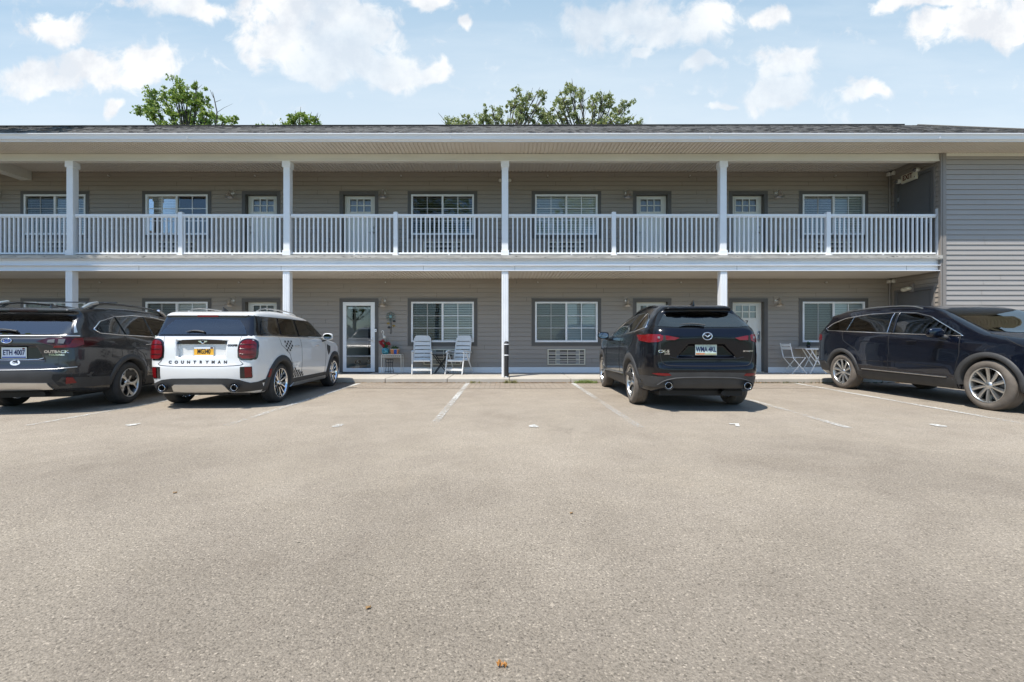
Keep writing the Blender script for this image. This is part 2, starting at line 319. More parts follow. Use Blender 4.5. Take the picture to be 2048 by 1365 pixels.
# ------------------------------------------------------------------ mesh helpers
def px(x, d): return (x-CX)*d/F
def pz(y, d): return CH+(CY-y)*d/F
class MB:
    def __init__(s): s.v = []; s.f = []; s.m = []; s.sm = []
    def add(s, vs, fs, mi=0, sm=False):
        o = len(s.v); s.v += [tuple(v) for v in vs]
        for f in fs: s.f.append(tuple(i+o for i in f)); s.m.append(mi); s.sm.append(sm)
    def box(s, x0, x1, y0, y1, z0, z1, mi=0, mat=None):
        vs = [Vector(p) for p in ((x0,y0,z0),(x1,y0,z0),(x1,y1,z0),(x0,y1,z0),(x0,y0,z1),(x1,y0,z1),(x1,y1,z1),(x0,y1,z1))]
        if mat is not None: vs = [mat @ v for v in vs]
        s.add(vs, [(0,3,2,1),(4,5,6,7),(0,1,5,4),(1,2,6,5),(2,3,7,6),(3,0,4,7)], mi)
    def quad(s, a, b, c, d, mi=0): s.add([a, b, c, d], [(0,1,2,3)], mi)
    def tube(s, pts, r, n=8, mi=0, sm=True, closed=False, flat=1.0, caps=True):
        pts = [Vector(p) for p in pts]; rr = r if hasattr(r, '__len__') else [r]*len(pts)
        rings = []; N = len(pts); prev = None
        for i, p in enumerate(pts):
            a = pts[(i-1) % N] if (closed or i > 0) else p; b = pts[(i+1) % N] if (closed or i < N-1) else p
            t = (b-a); t = t.normalized() if t.length > 1e-9 else Vector((0,0,1))
            if prev is None:
                ref = Vector((0,0,1)) if abs(t.z) < 0.9 else Vector((1,0,0)); u = t.cross(ref).normalized()
            else:
                u = (prev - t*prev.dot(t)); u = u.normalized() if u.length > 1e-6 else t.orthogonal().normalized()
            prev = u; v = t.cross(u)
            rings.append([p + u*(math.cos(2*math.pi*k/n)*rr[i]) + v*(math.sin(2*math.pi*k/n)*rr[i]*flat) for k in range(n)])
        vs = [q for ring in rings for q in ring]; fs = []
        for i in range(N if closed else N-1):
            j = (i+1) % N
            for k in range(n): fs.append((i*n+k, i*n+(k+1)%n, j*n+(k+1)%n, j*n+k))
        s.add(vs, fs, mi, sm)
        if not closed and caps:
            s.add(rings[0], [tuple(reversed(range(n)))], mi); s.add(rings[-1], [tuple(range(n))], mi)
    def bar(s, a, b, wx, wy, mi=0, up=Vector((0,0,1))):
        a = Vector(a); b = Vector(b); t = (b-a).normalized()
        ref = up if abs(t.dot(up)) < 0.95 else Vector((0,1,0))
        u = t.cross(ref).normalized(); v = u.cross(t)
        vs = []
        for p in (a, b):
            for su, sv in ((-1,-1),(1,-1),(1,1),(-1,1)): vs.append(p + u*su*wx/2 + v*sv*wy/2)
        s.add(vs, [(3,2,1,0),(4,5,6,7),(0,1,5,4),(1,2,6,5),(2,3,7,6),(3,0,4,7)], mi)
    def lathe(s, prof, n=32, axis='Z', center=(0,0,0), mi=0, sm=True, a0=0, a1=2*math.pi, sc=(1,1)):
        full = abs(a1-a0-2*math.pi) < 1e-6; cnt = n if full else n+1
        vs = []
        for (r, h) in prof:
            for k in range(cnt):
                a = a0+(a1-a0)*k/n; c_, s_ = math.cos(a)*r*sc[0], math.sin(a)*r*sc[1]
                p = {'Z': (c_, s_, h), 'X': (h, c_, s_), 'Y': (c_, h, s_)}[axis]
                vs.append((p[0]+center[0], p[1]+center[1], p[2]+center[2]))
        fs = []
        for i in range(len(prof)-1):
            for k in range(n):
                k2 = (k+1) % cnt
                f = (i*cnt+k, i*cnt+k2, (i+1)*cnt+k2, (i+1)*cnt+k)
                fs.append(f if axis != 'Y' else f[::-1])
        s.add(vs, fs, mi, sm)
    def prism(s, poly, y0, y1, mi=0, plane='XZ'):
        n = len(poly)
        def P(p, h): return {'XZ': (p[0], h, p[1]), 'XY': (p[0], p[1], h), 'YZ': (h, p[0], p[1])}[plane]
        vs = [P(p, y0) for p in poly] + [P(p, y1) for p in poly]
        fs = [tuple(range(n)), tuple(range(2*n-1, n-1, -1))] + [(i, i+n, (i+1)%n+n, (i+1)%n) for i in range(n)]
        s.add(vs, fs, mi)
    def build(s, name, mats, parent=None, bevel=0, loc=None, fix=True):
        me = bpy.data.meshes.new(name); me.from_pydata(s.v, [], s.f)
        if not isinstance(mats, (list, tuple)): mats = [mats]
        for m in mats: me.materials.append(m if not isinstance(m, str) else M[m])
        me.polygons.foreach_set('material_index', s.m); me.polygons.foreach_set('use_smooth', s.sm)
        me.update()
        if fix:
            bm = bmesh.new(); bm.from_mesh(me); bmesh.ops.recalc_face_normals(bm, faces=bm.faces); bm.to_mesh(me); bm.free()
        o = bpy.data.objects.new(name, me); C.objects.link(o)
        if parent: o.parent = parent
        if loc: o.location = loc
        if bevel:
            b = o.modifiers.new('bevel', 'BEVEL'); b.width = bevel; b.segments = 2; b.limit_method = 'ANGLE'; b.angle_limit = R(40)
        return o
def tag(o, label=None, cat=None, group=None, kind=None):
    if label: o['label'] = label
    if cat: o['category'] = cat
    if group: o['group'] = group
    if kind: o['kind'] = kind
    return o
def empty(name, loc=(0,0,0), rz=0, label=None, cat=None, group=None):
    o = bpy.data.objects.new(name, None); C.objects.link(o); o.location = loc; o.rotation_euler = (0, 0, rz)
    o.empty_display_size = 0.2
    return tag(o, label, cat, group)
def copy_tree(o, parent=None):
    c = o.copy(); C.objects.link(c)
    if parent: c.parent = parent
    for ch in list(o.children): copy_tree(ch, c)
    return c
def text_mesh(s, size, extrude=0.002, align='CENTER', shear=0.0, space=1.0, sx=1.0, bold=0.0):
    """flat lettering in the XY plane as (verts, faces)"""
    cu = bpy.data.curves.new('t', 'FONT'); cu.body = s; cu.size = size; cu.extrude = extrude; cu.align_x = align; cu.align_y = 'CENTER'
    cu.shear = shear; cu.space_character = space; cu.offset = bold; cu.resolution_u = 4
    ob = bpy.data.objects.new('t', cu); C.objects.link(ob)
    dg = bpy.context.evaluated_depsgraph_get(); me = bpy.data.meshes.new_from_object(ob.evaluated_get(dg))
    vs = [(v.co.x*sx, v.co.y, v.co.z) for v in me.vertices]; fs = [tuple(p.vertices) for p in me.polygons]
    bpy.data.objects.remove(ob); bpy.data.curves.remove(cu); bpy.data.meshes.remove(me)
    return vs, fs
# ------------------------------------------------------------------ smooth bodies from distance fields
def chaikin(P, it=2, closed=True):
    P = np.array(P, float)
    for _ in range(it):
        Q = np.roll(P, -1, 0) if closed else P[1:]
        A = P if closed else P[:-1]
        out = np.empty((2*len(A), P.shape[1])); out[0::2] = A*.78+Q*.22; out[1::2] = A*.22+Q*.78
        if not closed: out = np.vstack([P[:1], out, P[-1:]])
        P = out
    return P
def polysdf(P):
    A = P; B = np.roll(P, -1, 0)
    def f(a, b):
        a, b = np.broadcast_arrays(a, b); d = np.full(a.shape, 1e9); ins = np.zeros(a.shape, bool)
        for (x0, y0), (x1, y1) in zip(A, B):
            ex, ey = x1-x0, y1-y0; L = ex*ex+ey*ey
            if L < 1e-12: continue
            wx, wy = a-x0, b-y0; t = np.clip((wx*ex+wy*ey)/L, 0, 1)
            d = np.minimum(d, (wx-ex*t)**2+(wy-ey*t)**2)
            if y0 != y1:
                c = ((y0 > b) != (y1 > b)) & (a < (x1-x0)*(b-y0)/(y1-y0)+x0); ins ^= c
        d = np.sqrt(d); return np.where(ins, -d, d)
    return f
def smax(a, b, k):
    h = np.clip(0.5-0.5*(b-a)/k, 0, 1); return b*(1-h)+a*h+k*h*(1-h)
def smin(a, b, k): return -smax(-a, -b, k)
def surface_net(fn, lo, hi, step, iters=3):
    ax = [np.arange(lo[i], hi[i]+step, step) for i in range(3)]
    X, Y, Z = ax[0][:, None, None], ax[1][None, :, None], ax[2][None, None, :]
    G = fn(X, Y, Z); G = np.ascontiguousarray(np.broadcast_to(G, (len(ax[0]), len(ax[1]), len(ax[2]))))
    S = G < 0; nx, ny, nz = G.shape
    acc = np.zeros((nx-1, ny-1, nz-1, 3)); cnt = np.zeros((nx-1, ny-1, nz-1))
    corner = [(i, j, k) for i in (0, 1) for j in (0, 1) for k in (0, 1)]
    def sl(c, A): return A[c[0]:nx-1+c[0], c[1]:ny-1+c[1], c[2]:nz-1+c[2]]
    for i, a in enumerate(corner):
        for b in corner[i+1:]:
            if sum(abs(p-q) for p, q in zip(a, b)) != 1: continue
            ga, gb = sl(a, G), sl(b, G); cr = (ga < 0) != (gb < 0)
            t = np.where(cr, ga/np.where(cr, ga-gb, 1), 0)
            for dim in range(3): acc[..., dim] += np.where(cr, a[dim]+t*(b[dim]-a[dim]), 0)
            cnt += cr
    act = cnt > 0; idx = -np.ones(act.shape, int); idx[act] = np.arange(act.sum())
    I = np.argwhere(act); V = (I + acc[act]/cnt[act][:, None])*step + np.array(lo)
    quads = []
    for dim in range(3):
        o = [0, 0, 0]; o[dim] = 1
        sa = S[:nx-o[0], :ny-o[1], :nz-o[2]]; sb = S[o[0]:, o[1]:, o[2]:]
        E = np.argwhere(sa != sb); d1, d2 = [d for d in range(3) if d != dim]
        E = E[(E[:, d1] > 0) & (E[:, d2] > 0) & (E[:, d1] < G.shape[d1]-1) & (E[:, d2] < G.shape[d2]-1)]
        def cell(a, b):
            e = E.copy(); e[:, d1] -= a; e[:, d2] -= b; return idx[e[:, 0], e[:, 1], e[:, 2]]
        q = np.stack([cell(0, 0), cell(1, 0), cell(1, 1), cell(0, 1)], 1)
        ins = sa[E[:, 0], E[:, 1], E[:, 2]]; flip = ins if dim != 1 else ~ins
        q[flip] = q[flip][:, ::-1]; quads.append(q)
    Q = np.vstack(quads); h = 0.003
    def grad(V):
        g = np.stack([fn(V[:, 0]+(h if d == 0 else 0), V[:, 1]+(h if d == 1 else 0), V[:, 2]+(h if d == 2 else 0)) -
                      fn(V[:, 0]-(h if d == 0 else 0), V[:, 1]-(h if d == 1 else 0), V[:, 2]-(h if d == 2 else 0)) for d in range(3)], 1)/(2*h)
        return g
    for _ in range(iters):
        g = grad(V); f = fn(V[:, 0], V[:, 1], V[:, 2]); n2 = np.maximum((g**2).sum(1), 0.2)
        st = g*(f/n2)[:, None]; L = np.linalg.norm(st, axis=1, keepdims=True); st *= np.minimum(1, 0.5*step/np.maximum(L, 1e-9))
        V = V-st
    g = grad(V); N = g/np.maximum(np.linalg.norm(g, axis=1, keepdims=True), 1e-9)
    return V, Q, N
def sdf_object(name, fn, lo, hi, step, mats, parent=None, matfn=None, out=None):
    V, Q, N = surface_net(fn, lo, hi, step)
    me = bpy.data.meshes.new(name); me.from_pydata(V.tolist(), [], Q.tolist())
    for m in (mats if isinstance(mats, (list, tuple)) else [mats]): me.materials.append(M[m])
    if matfn is not None: me.polygons.foreach_set('material_index', matfn(V[Q].mean(1)).astype(int))
    me.polygons.foreach_set('use_smooth', [True]*len(Q)); me.update()
    # outward orientation check
    q = Q[len(Q)//2]; 
    fnrm = np.cross(V[Q[:, 1]]-V[Q[:, 0]], V[Q[:, 2]]-V[Q[:, 0]]); s_ = (fnrm*N[Q[:, 0]]).sum()
    if s_ < 0: me.flip_normals()
    me.normals_split_custom_set_from_vertices(N.tolist())
    if out is not None: out['flip'] = s_ < 0
    o = bpy.data.objects.new(name, me); C.objects.link(o)
    if parent: o.parent = parent
    if out is not None: out['bvh'] = BVHTree.FromPolygons([Vector(v) for v in V], [tuple(q) for q in Q]); out['N'] = N; out['V'] = V; out['Q'] = Q
    return o

VIEWS = {'R': (Vector((4, 0, 0)), Vector((-1, 0, 0)), 1, 2), 'L': (Vector((-4, 0, 0)), Vector((1, 0, 0)), 1, 2),
         'B': (Vector((0, -9, 0)), Vector((0, 1, 0)), 0, 2), 'F': (Vector((0, 9, 0)), Vector((0, -1, 0)), 0, 2),
         'T': (Vector((0, 0, 5)), Vector((0, 0, -1)), 0, 1)}
class Car:
    def __init__(s, name, loc, rz, label, cat, paint, spec):
        s.sp = spec; s.root = empty(name, loc, rz, label, cat); s.paint = paint; s.make_body()
    def make_body(s):
        sp = s.sp
        side = polysdf(chaikin(sp['side'], 2)); pl = np.array(sp['plan'], float)
        full = np.vstack([pl, (pl*[-1, 1])[::-1]]); plan = polysdf(chaikin(full, 2))
        sec = np.array(sp['sec'], float); belt = np.array(sp['belt'], float); ra = sp['arch']; wb = sp['wb']; zc = sp['wr']
        ws = sp['half']
        flare = sp.get('flare', 0.0)
        def fn(X, Y, Z):
            zb = np.interp(Y, belt[:, 0], belt[:, 1])
            t = Z-zb
            ins = np.interp(t, sec[:, 0], sec[:, 1])
            for e in (-0.02, 0.02): ins = ins+np.interp(t+e, sec[:, 0], sec[:, 1])
            ins = ins/3
            fl = 0
            if flare:
                for wy in (0, wb):
                    rr = np.sqrt((Y-wy)**2+(Z-zc)**2); fl = fl+flare*np.exp(-((rr-ra)/0.11)**2)
            d = smax(side(Y, Z), plan(X, Y)+ins-fl, sp.get('k', 0.07))
            if 'recess' in sp:
                for (xc, zc2, hw, hh, ydep, tp) in sp['recess']:
                    q = np.maximum(np.abs(X-xc)-(hw+tp*(Z-zc2)), np.abs(Z-zc2)-hh)
                    d = smax(d, -np.maximum(q, Y-ydep), 0.02)
            for wy in (0, wb):
                cyl = np.sqrt((Y-wy)**2+(Z-zc)**2)-ra
                d = np.maximum(d, -np.maximum(cyl, (ws-0.30)-np.abs(X)))
            return d
        s.fn = fn
        def mf(c):
            m = np.zeros(len(c))
            for wy in (0, wb):
                rr = np.sqrt((c[:, 1]-wy)**2+(c[:, 2]-zc)**2); m[(rr < ra+0.004) & (np.abs(c[:, 0]) < ws+0.05) & (rr > ra-.03) | ((rr < ra) & (np.abs(np.abs(c[:,0])-(ws-.3)) < .03))] = 1
            m[c[:, 2] < sp['zlow']+0.012] = 1
            if 'band' in sp: m[(c[:, 2] > sp['band'][0]) & (c[:, 2] < sp['band'][1]) & (c[:, 1] < sp['band'][2])] = 2
            return m
        s.o = {}
        ys = [p[0] for p in sp['side']]; zs = [p[1] for p in sp['side']]
        s.body = sdf_object('body', fn, (-sp['half']-.12, min(ys)-.08, min(zs)-.08), (sp['half']+.12, max(ys)+.08, max(zs)+.08), 0.03, [s.paint, 'black', 'gloss_black'], s.root, mf, s.o)
    def cut_glass(s, items, margin=0.028):
        V, Q, N = s.o['V'], s.o['Q'], s.o['N']; old = s.body.data
        mi = np.zeros(len(Q), int); old.polygons.foreach_get('material_index', mi)
        Cn = V[Q].mean(1); Nn = N[Q].mean(1); keep = np.ones(len(Q), bool)
        for view, poly in items:
            P = polysdf(np.array(poly, float)); o, d, i, j = VIEWS[view]; ax = [k for k in range(3) if abs(d[k]) > .5][0]
            facing = Nn[:, ax]*(-d[ax]) > 0.25
            keep &= ~((P(Cn[:, i], Cn[:, j]) < -margin) & facing)
        Q2 = Q[keep]; me = bpy.data.meshes.new('body'); me.from_pydata(V.tolist(), [], Q2.tolist())
        for m in old.materials: me.materials.append(m)
        me.polygons.foreach_set('material_index', mi[keep]); me.polygons.foreach_set('use_smooth', [True]*len(Q2)); me.update()
        if s.o['flip']: me.flip_normals()
        me.normals_split_custom_set_from_vertices(N.tolist()); s.body.data = me
    def interior(s, yf, yr, zs, roof, hw, ydash, ylast=None):
        mt = simple_cached('seat_fabric', (0.045, 0.043, 0.042), .8)
        for x in (-.36, .36):
            m = MB(); m.box(x-.25, x+.25, yf-.05, yf+.48, zs-.15, zs+.02); m.bar((x, yf, zs-.02), (x, yf-.22, zs+.60), .48, .12, up=Vector((0, 1, 0))); m.box(x-.13, x+.13, yf-.30, yf-.20, zs+.60, min(zs+.80, roof-.14)); m.build('seat', mt, s.root, bevel=.03)
        m = MB(); m.box(-hw+.12, hw-.12, yr, yr+.5, zs-.13, zs+.02); m.bar((0, yr, zs), (0, yr-.20, zs+.52), 2*hw-.3, .12, up=Vector((0, 1, 0)))
        for x in (-.40, 0, .40): m.box(x-.12, x+.12, yr-.27, yr-.18, zs+.52, zs+.68)
        m.build('rear_seat', mt, s.root, bevel=.03)
        m = MB(); m.box(-hw+.10, hw-.10, ydash-.15, ydash+.35, zs+.10, zs+.36); m.box(-hw+.08, hw-.08, s.sp['side'][0][0]+.35, ydash+.2, zs-.30, zs-.24); m.build('dashboard', mt, s.root, bevel=.02)
        m = MB(); sw = [(-.36+.18*math.cos(a), ydash-.22+.05*math.sin(a), zs+.26+.17*math.sin(a)) for a in np.linspace(0, 2*math.pi, 20, endpoint=False)]; m.tube(sw, .015, 6, closed=True); m.build('steering_wheel', 'black', s.root)
    def hit(s, view, a, b):
        o, d, i, j = VIEWS[view]; p = Vector(o)
        p[i] = a; p[j] = b
        h = s.o['bvh'].ray_cast(p, d)
        if h[0] is None: return None
        q = s.o['Q'][h[2]]; V = s.o['V'][q]; N = s.o['N'][q]
        w_ = 1/(np.linalg.norm(V-np.array(h[0]), axis=1)+1e-4); n = (N*w_[:, None]).sum(0); n = Vector(n/np.linalg.norm(n))
        return h[0], n
    def pt(s, view, a, b, off=0.0):
        h = s.hit(view, a, b)
        if h is None:
            # fall back to the nearest surface point
            o, d, i, j = VIEWS[view]; p = Vector((0, 0, 0)); p[i] = a; p[j] = b
            if view in 'RL': p.x = s.sp['half']*(1 if view == 'R' else -1)
            if view == 'B': p.y = s.sp['side'][0][0]
            r = s.o['bvh'].find_nearest(p); return r[0]+r[1]*off, r[1]
        return h[0]+h[1]*off, h[1]
    def patch(s, name, view, poly, mat, off=0.004, thick=0.012, grid=0.05, round_=0, parent=None, both=False):
        """a panel that follows the body: outline given in the side / rear / front view"""
        if both:
            s.patch(name, 'R', poly, mat, off, thick, grid, round_, parent)
            return s.patch(name, 'L', poly, mat, off, thick, grid, round_, parent)
        P = np.array(poly, float)
        if round_: P = chaikin(P, round_)
        dense = []
        for a, b in zip(P, np.roll(P, -1, 0)):
            n = max(1, int(np.linalg.norm(b-a)/grid+.5))
            for k in range(n): dense.append(tuple(a+(b-a)*k/n))
        sdf = polysdf(P); lo, hi = P.min(0), P.max(0)
        ga, gb = np.meshgrid(np.arange(lo[0]+grid/2, hi[0], grid), np.arange(lo[1]+grid/2, hi[1], grid), indexing='ij')
        ga, gb = ga.ravel(), gb.ravel(); k = sdf(ga, gb) < -grid*0.35
        pts = dense+list(zip(ga[k], gb[k])); n = len(dense)
        r = delaunay_2d_cdt([Vector((float(a), float(b))) for a, b in pts], [], [list(range(n))], 1, 1e-6)
        vo, fo = r[0], r[2]
        hits = [s.pt(view, v[0], v[1]) for v in vo]
        vs = [h[0]+h[1]*off for h in hits]; mb = MB(); mb.add(vs, [tuple(f) for f in fo], 0, True)
        # rim
        from collections import Counter
        ec = Counter(); 
        for f in fo:
            for i in range(len(f)):
                e = (f[i], f[(i+1) % len(f)]); ec[tuple(sorted(e))] += 1
        for f in fo:
            for i in range(len(f)):
                a, b = f[i], f[(i+1) % len(f)]
                if ec[tuple(sorted((a, b)))] == 1:
                    mb.add([vs[a], vs[b], hits[b][0]-hits[b][1]*thick, hits[a][0]-hits[a][1]*thick], [(0, 3, 2, 1)])
        o = mb.build(name, mat, parent or s.root, fix=False)
        me = o.data
        # orientation
        nv = Vector((0, 0, 0)); ref = Vector((0, 0, 0))
        for pol in list(me.polygons)[:len(fo)]: nv += pol.normal*pol.area
        for h in hits: ref += h[1]
        if nv.dot(ref) < 0: me.flip_normals()
        return o
    def stroke(s, name, view, path, r, mat, off=0.0, parent=None, closed=False, both=False, dens=0.06, flat=1.0, sm=0):
        if both:
            s.stroke(name, 'R', path, r, mat, off, parent, closed, False, dens, flat, sm)
            return s.stroke(name, 'L', path, r, mat, off, parent, closed, False, dens, flat, sm)
        P = np.array(path, float)
        if sm: P = chaikin(P, sm, closed)
        pts = []
        segs = list(zip(P, np.roll(P, -1, 0))) if closed else list(zip(P[:-1], P[1:]))
        for a, b in segs:
            n = max(1, int(np.linalg.norm(b-a)/dens+.5))
            for k in range(n): pts.append(tuple(a+(b-a)*k/n))
        if not closed: pts.append(tuple(P[-1]))
        mb = MB(); mb.tube([s.pt(view, a, b, off)[0] for a, b in pts], r, 6, closed=closed, flat=flat)
        return mb.build(name, mat, parent or s.root)
    def lettering(s, name, view, txt, a, b, size, mat, off=0.004, **kw):
        vs, fs = text_mesh(txt, size, 0.002, **kw)
        sgn = {'B': 1, 'F': -1, 'R': 1, 'L': -1}[view]; mb = MB(); out = []
        for (x, y, z) in vs:
            h = s.pt(view, a+sgn*x, b+y); out.append(h[0]+h[1]*(off+z))
        mb.add(out, fs); return mb.build(name, mat, s.root)
    def arch_trim(s, wy, r_in, r_out, mat, a0=-12, a1=192, out=0.014, name='wheel_arch_trim', ends=None):
        for view, sg in (('R', 1), ('L', -1)):
            mb = MB(); rings = []
            n = 40
            for i in range(n+1):
                a = R(a0+(a1-a0)*i/n); c_, s_ = math.cos(a), math.sin(a)
                zc = s.sp['wr']
                def at(r): return wy+c_*r, zc+s_*r
                y1, z1 = at(r_out); h = s.hit(view, y1, z1)
                if h is None or z1 < s.sp['zlow']+.03: continue
                x1 = h[0].x
                ym, zm = at((s.sp['arch']+0.02)); h2 = s.hit(view, ym, max(zm, s.sp['zlow']+.03)); x2 = h2[0].x if h2 and abs(h2[0].x) > s.sp['half']-.2 else x1
                yi, zi = at(r_in)
                rings.append([(x1-sg*0.02, y1, z1), (x1+sg*out*.6, y1, z1), (x2+sg*out, *at(r_in+0.02)), (x2+sg*out*.5, yi, zi), (x2-sg*0.22, yi, zi)])
            m = 5; vs = [q for r_ in rings for q in r_]; fs = []
            for i in range(len(rings)-1):
                for k in range(m-1): fs.append((i*m+k, i*m+k+1, (i+1)*m+k+1, (i+1)*m+k))
            mb.add(vs, fs, 0, True); mb.build(name, mat, s.root)
    def wheels(s, style, r, rim_r, width, rimmat, tyremat, track):
        proto = {}
        for wy in (0, s.sp['wb']):
            for sg in (1, -1):
                if sg not in proto:
                    proto[sg] = make_wheel(style, r, rim_r, width, rimmat, tyremat, sg); wobj = proto[sg]
                else: wobj = copy_tree(proto[sg])
                wobj.parent = s.root; wobj.location = (sg*(track-width/2), wy, r); wobj.rotation_euler = (0.3+wy+sg*.7, 0, 0)
    def plate(s, x, z, tilt_from=None, top=None, bg='platewhite'):
        pass

def make_wheel(style, r, rim_r, w, rimmat, tyremat, sg):
    h = w/2
    hub = MB()   # brake disc and drum behind the spokes, local X is the axle, +X*sg is outside
    hub.lathe([(0.0, sg*0.00), (rim_r*0.62, sg*0.00), (rim_r*0.62, -sg*0.03), (0.06, -sg*0.05), (0.0, -sg*0.05)], 32, 'X')
    hub.box(-0.02*sg-.02, -0.02*sg+.05, -0.05, 0.05, rim_r*.42, rim_r*.72)
    o = hub.build('wheel', simple_cached('brake_metal', (0.16, 0.155, 0.15), 0.45, 0.8))
    ty = MB(); prof = [(rim_r*0.99, sg*(h-.012)), (rim_r+.004, sg*(h-.004)), (rim_r+(r-rim_r)*.45, sg*(h+.004)), (r-.028, sg*(h-.006)), (r-.012, sg*(h-.022)), (r-.002, sg*(h-.045)),
            (r, 0), (r-.002, -sg*(h-.045)), (r-.012, -sg*(h-.022)), (r-.03, -sg*(h-.004)), (rim_r+.01, -sg*(h-.004)), (rim_r*.97, -sg*(h-.02))]
    # tread grooves
    p2 = []
    for a, b in zip(prof[5:8], prof[6:9]): pass
    groove = []
    xs = np.linspace(h-.045, -(h-.045), 21)
    for i, x in enumerate(xs): groove.append((r-(0.010 if i in (4, 8, 12, 16) else 0.0), sg*x))
    prof = prof[:5]+groove+prof[8:]
    ty.lathe(prof, 56, 'X'); t = ty.build('tyre', tyremat, o)
    rb = MB()
    rb.lathe([(rim_r*.97, -sg*h*.9), (rim_r*.93, -sg*h*.4), (rim_r*.92, sg*h*.55), (rim_r*.955, sg*(h-.030)), (rim_r, sg*(h-.016)), (rim_r*1.005, sg*(h-.004)), (rim_r*.985, sg*(h-.0)), (rim_r*.95, sg*(h-.014)), (rim_r*.925, sg*h*.5)], 56, 'X')
    xf = h-.022; xb = h-.050
    def spoke(a, w0, w1, tw=0.0, r0=.045, r1=rim_r*.955, dish=.018, y_split=0.0):
        pts = []; n = 6
        L, Rr = [], []
        for i in range(n+1):
            t = i/n; rad = r0+(r1-r0)*t; ang = a+tw*t*t; hw = (w0+(w1-w0)*t)/2
            dx = xf-dish*(1-t)**1.0*1.0 if True else xf
            d = Vector((0, math.cos(ang), math.sin(ang))); pnd = Vector((0, -math.sin(ang), math.cos(ang)))
            c = d*rad; c.x = sg*dx
            off = pnd*(y_split*t)
            L.append((c+off+pnd*hw, c+off, c+off-pnd*hw))
        for i in range(n):
            for k in (0, 1):
                a_, b_, c_, d_ = L[i][k], L[i][k+1], L[i+1][k+1], L[i+1][k]
                rg = Vector((sg*0.004, 0, 0))
                q = [a_+(rg if k == 1 else Vector()), b_+(rg if k == 0 else Vector()), c_+(rg if k == 0 else Vector()), d_+(rg if k == 1 else Vector())]
                rb.add(q, [(0, 1, 2, 3)])
            for k, e in ((0, 0), (2, 1)):
                dn = Vector((-sg*0.03, 0, 0)); rb.add([L[i][k], L[i+1][k], L[i+1][k]+dn, L[i][k]+dn], [(0, 1, 2, 3)], 1 if style != 'ten' else 0)
    if style == 'pairs':       # thin paired spokes
        for i in range(5):
            a = i*2*math.pi/5
            spoke(a-.10, .022, .026, -.10); spoke(a+.10, .022, .026, .10); spoke(a+math.pi/5, .02, .024)
    elif style == 'swirl':     # broad curved two-tone spokes
        for i in range(5):
            a = i*2*math.pi/5; spoke(a, .035, .070, .42, y_split=0); spoke(a+.10, .028, .038, -.38)
    elif style == 'split':
        for i in range(5):
            a = i*2*math.pi/5; spoke(a-.06, .024, .034, -.20); spoke(a+.06, .024, .034, .20)
    else:                      # ten
        for i in range(10):
            a = i*2*math.pi/10; spoke(a, .040, .056, .05)
    rb.lathe([(0.0, sg*(xf+.004)), (.030, sg*(xf+.004)), (.045, sg*(xf-.008)), (.062, sg*(xf-.022)), (.065, sg*(xb-.01))], 24, 'X')
    rb.build('rim', [rimmat, 'black'], o, fix=True)
    return o
_sc = {}
def simple_cached(name, *a, **k):
    if name not in _sc: _sc[name] = simple(name, *a, **k)
    return _sc[name]

def ellipsoid(mb, c, r, mi=0, n=16):
    prof = [(math.sin(math.pi*i/n), -math.cos(math.pi*i/n)) for i in range(n+1)]
    o = len(mb.v); mb.lathe([(max(p[0], 1e-4), p[1]) for p in prof], 20, 'Z', mi=mi)
    for i in range(o, len(mb.v)):
        v = mb.v[i]; mb.v[i] = (c[0]+v[0]*r[0], c[1]+v[1]*r[1], c[2]+v[2]*r[2])
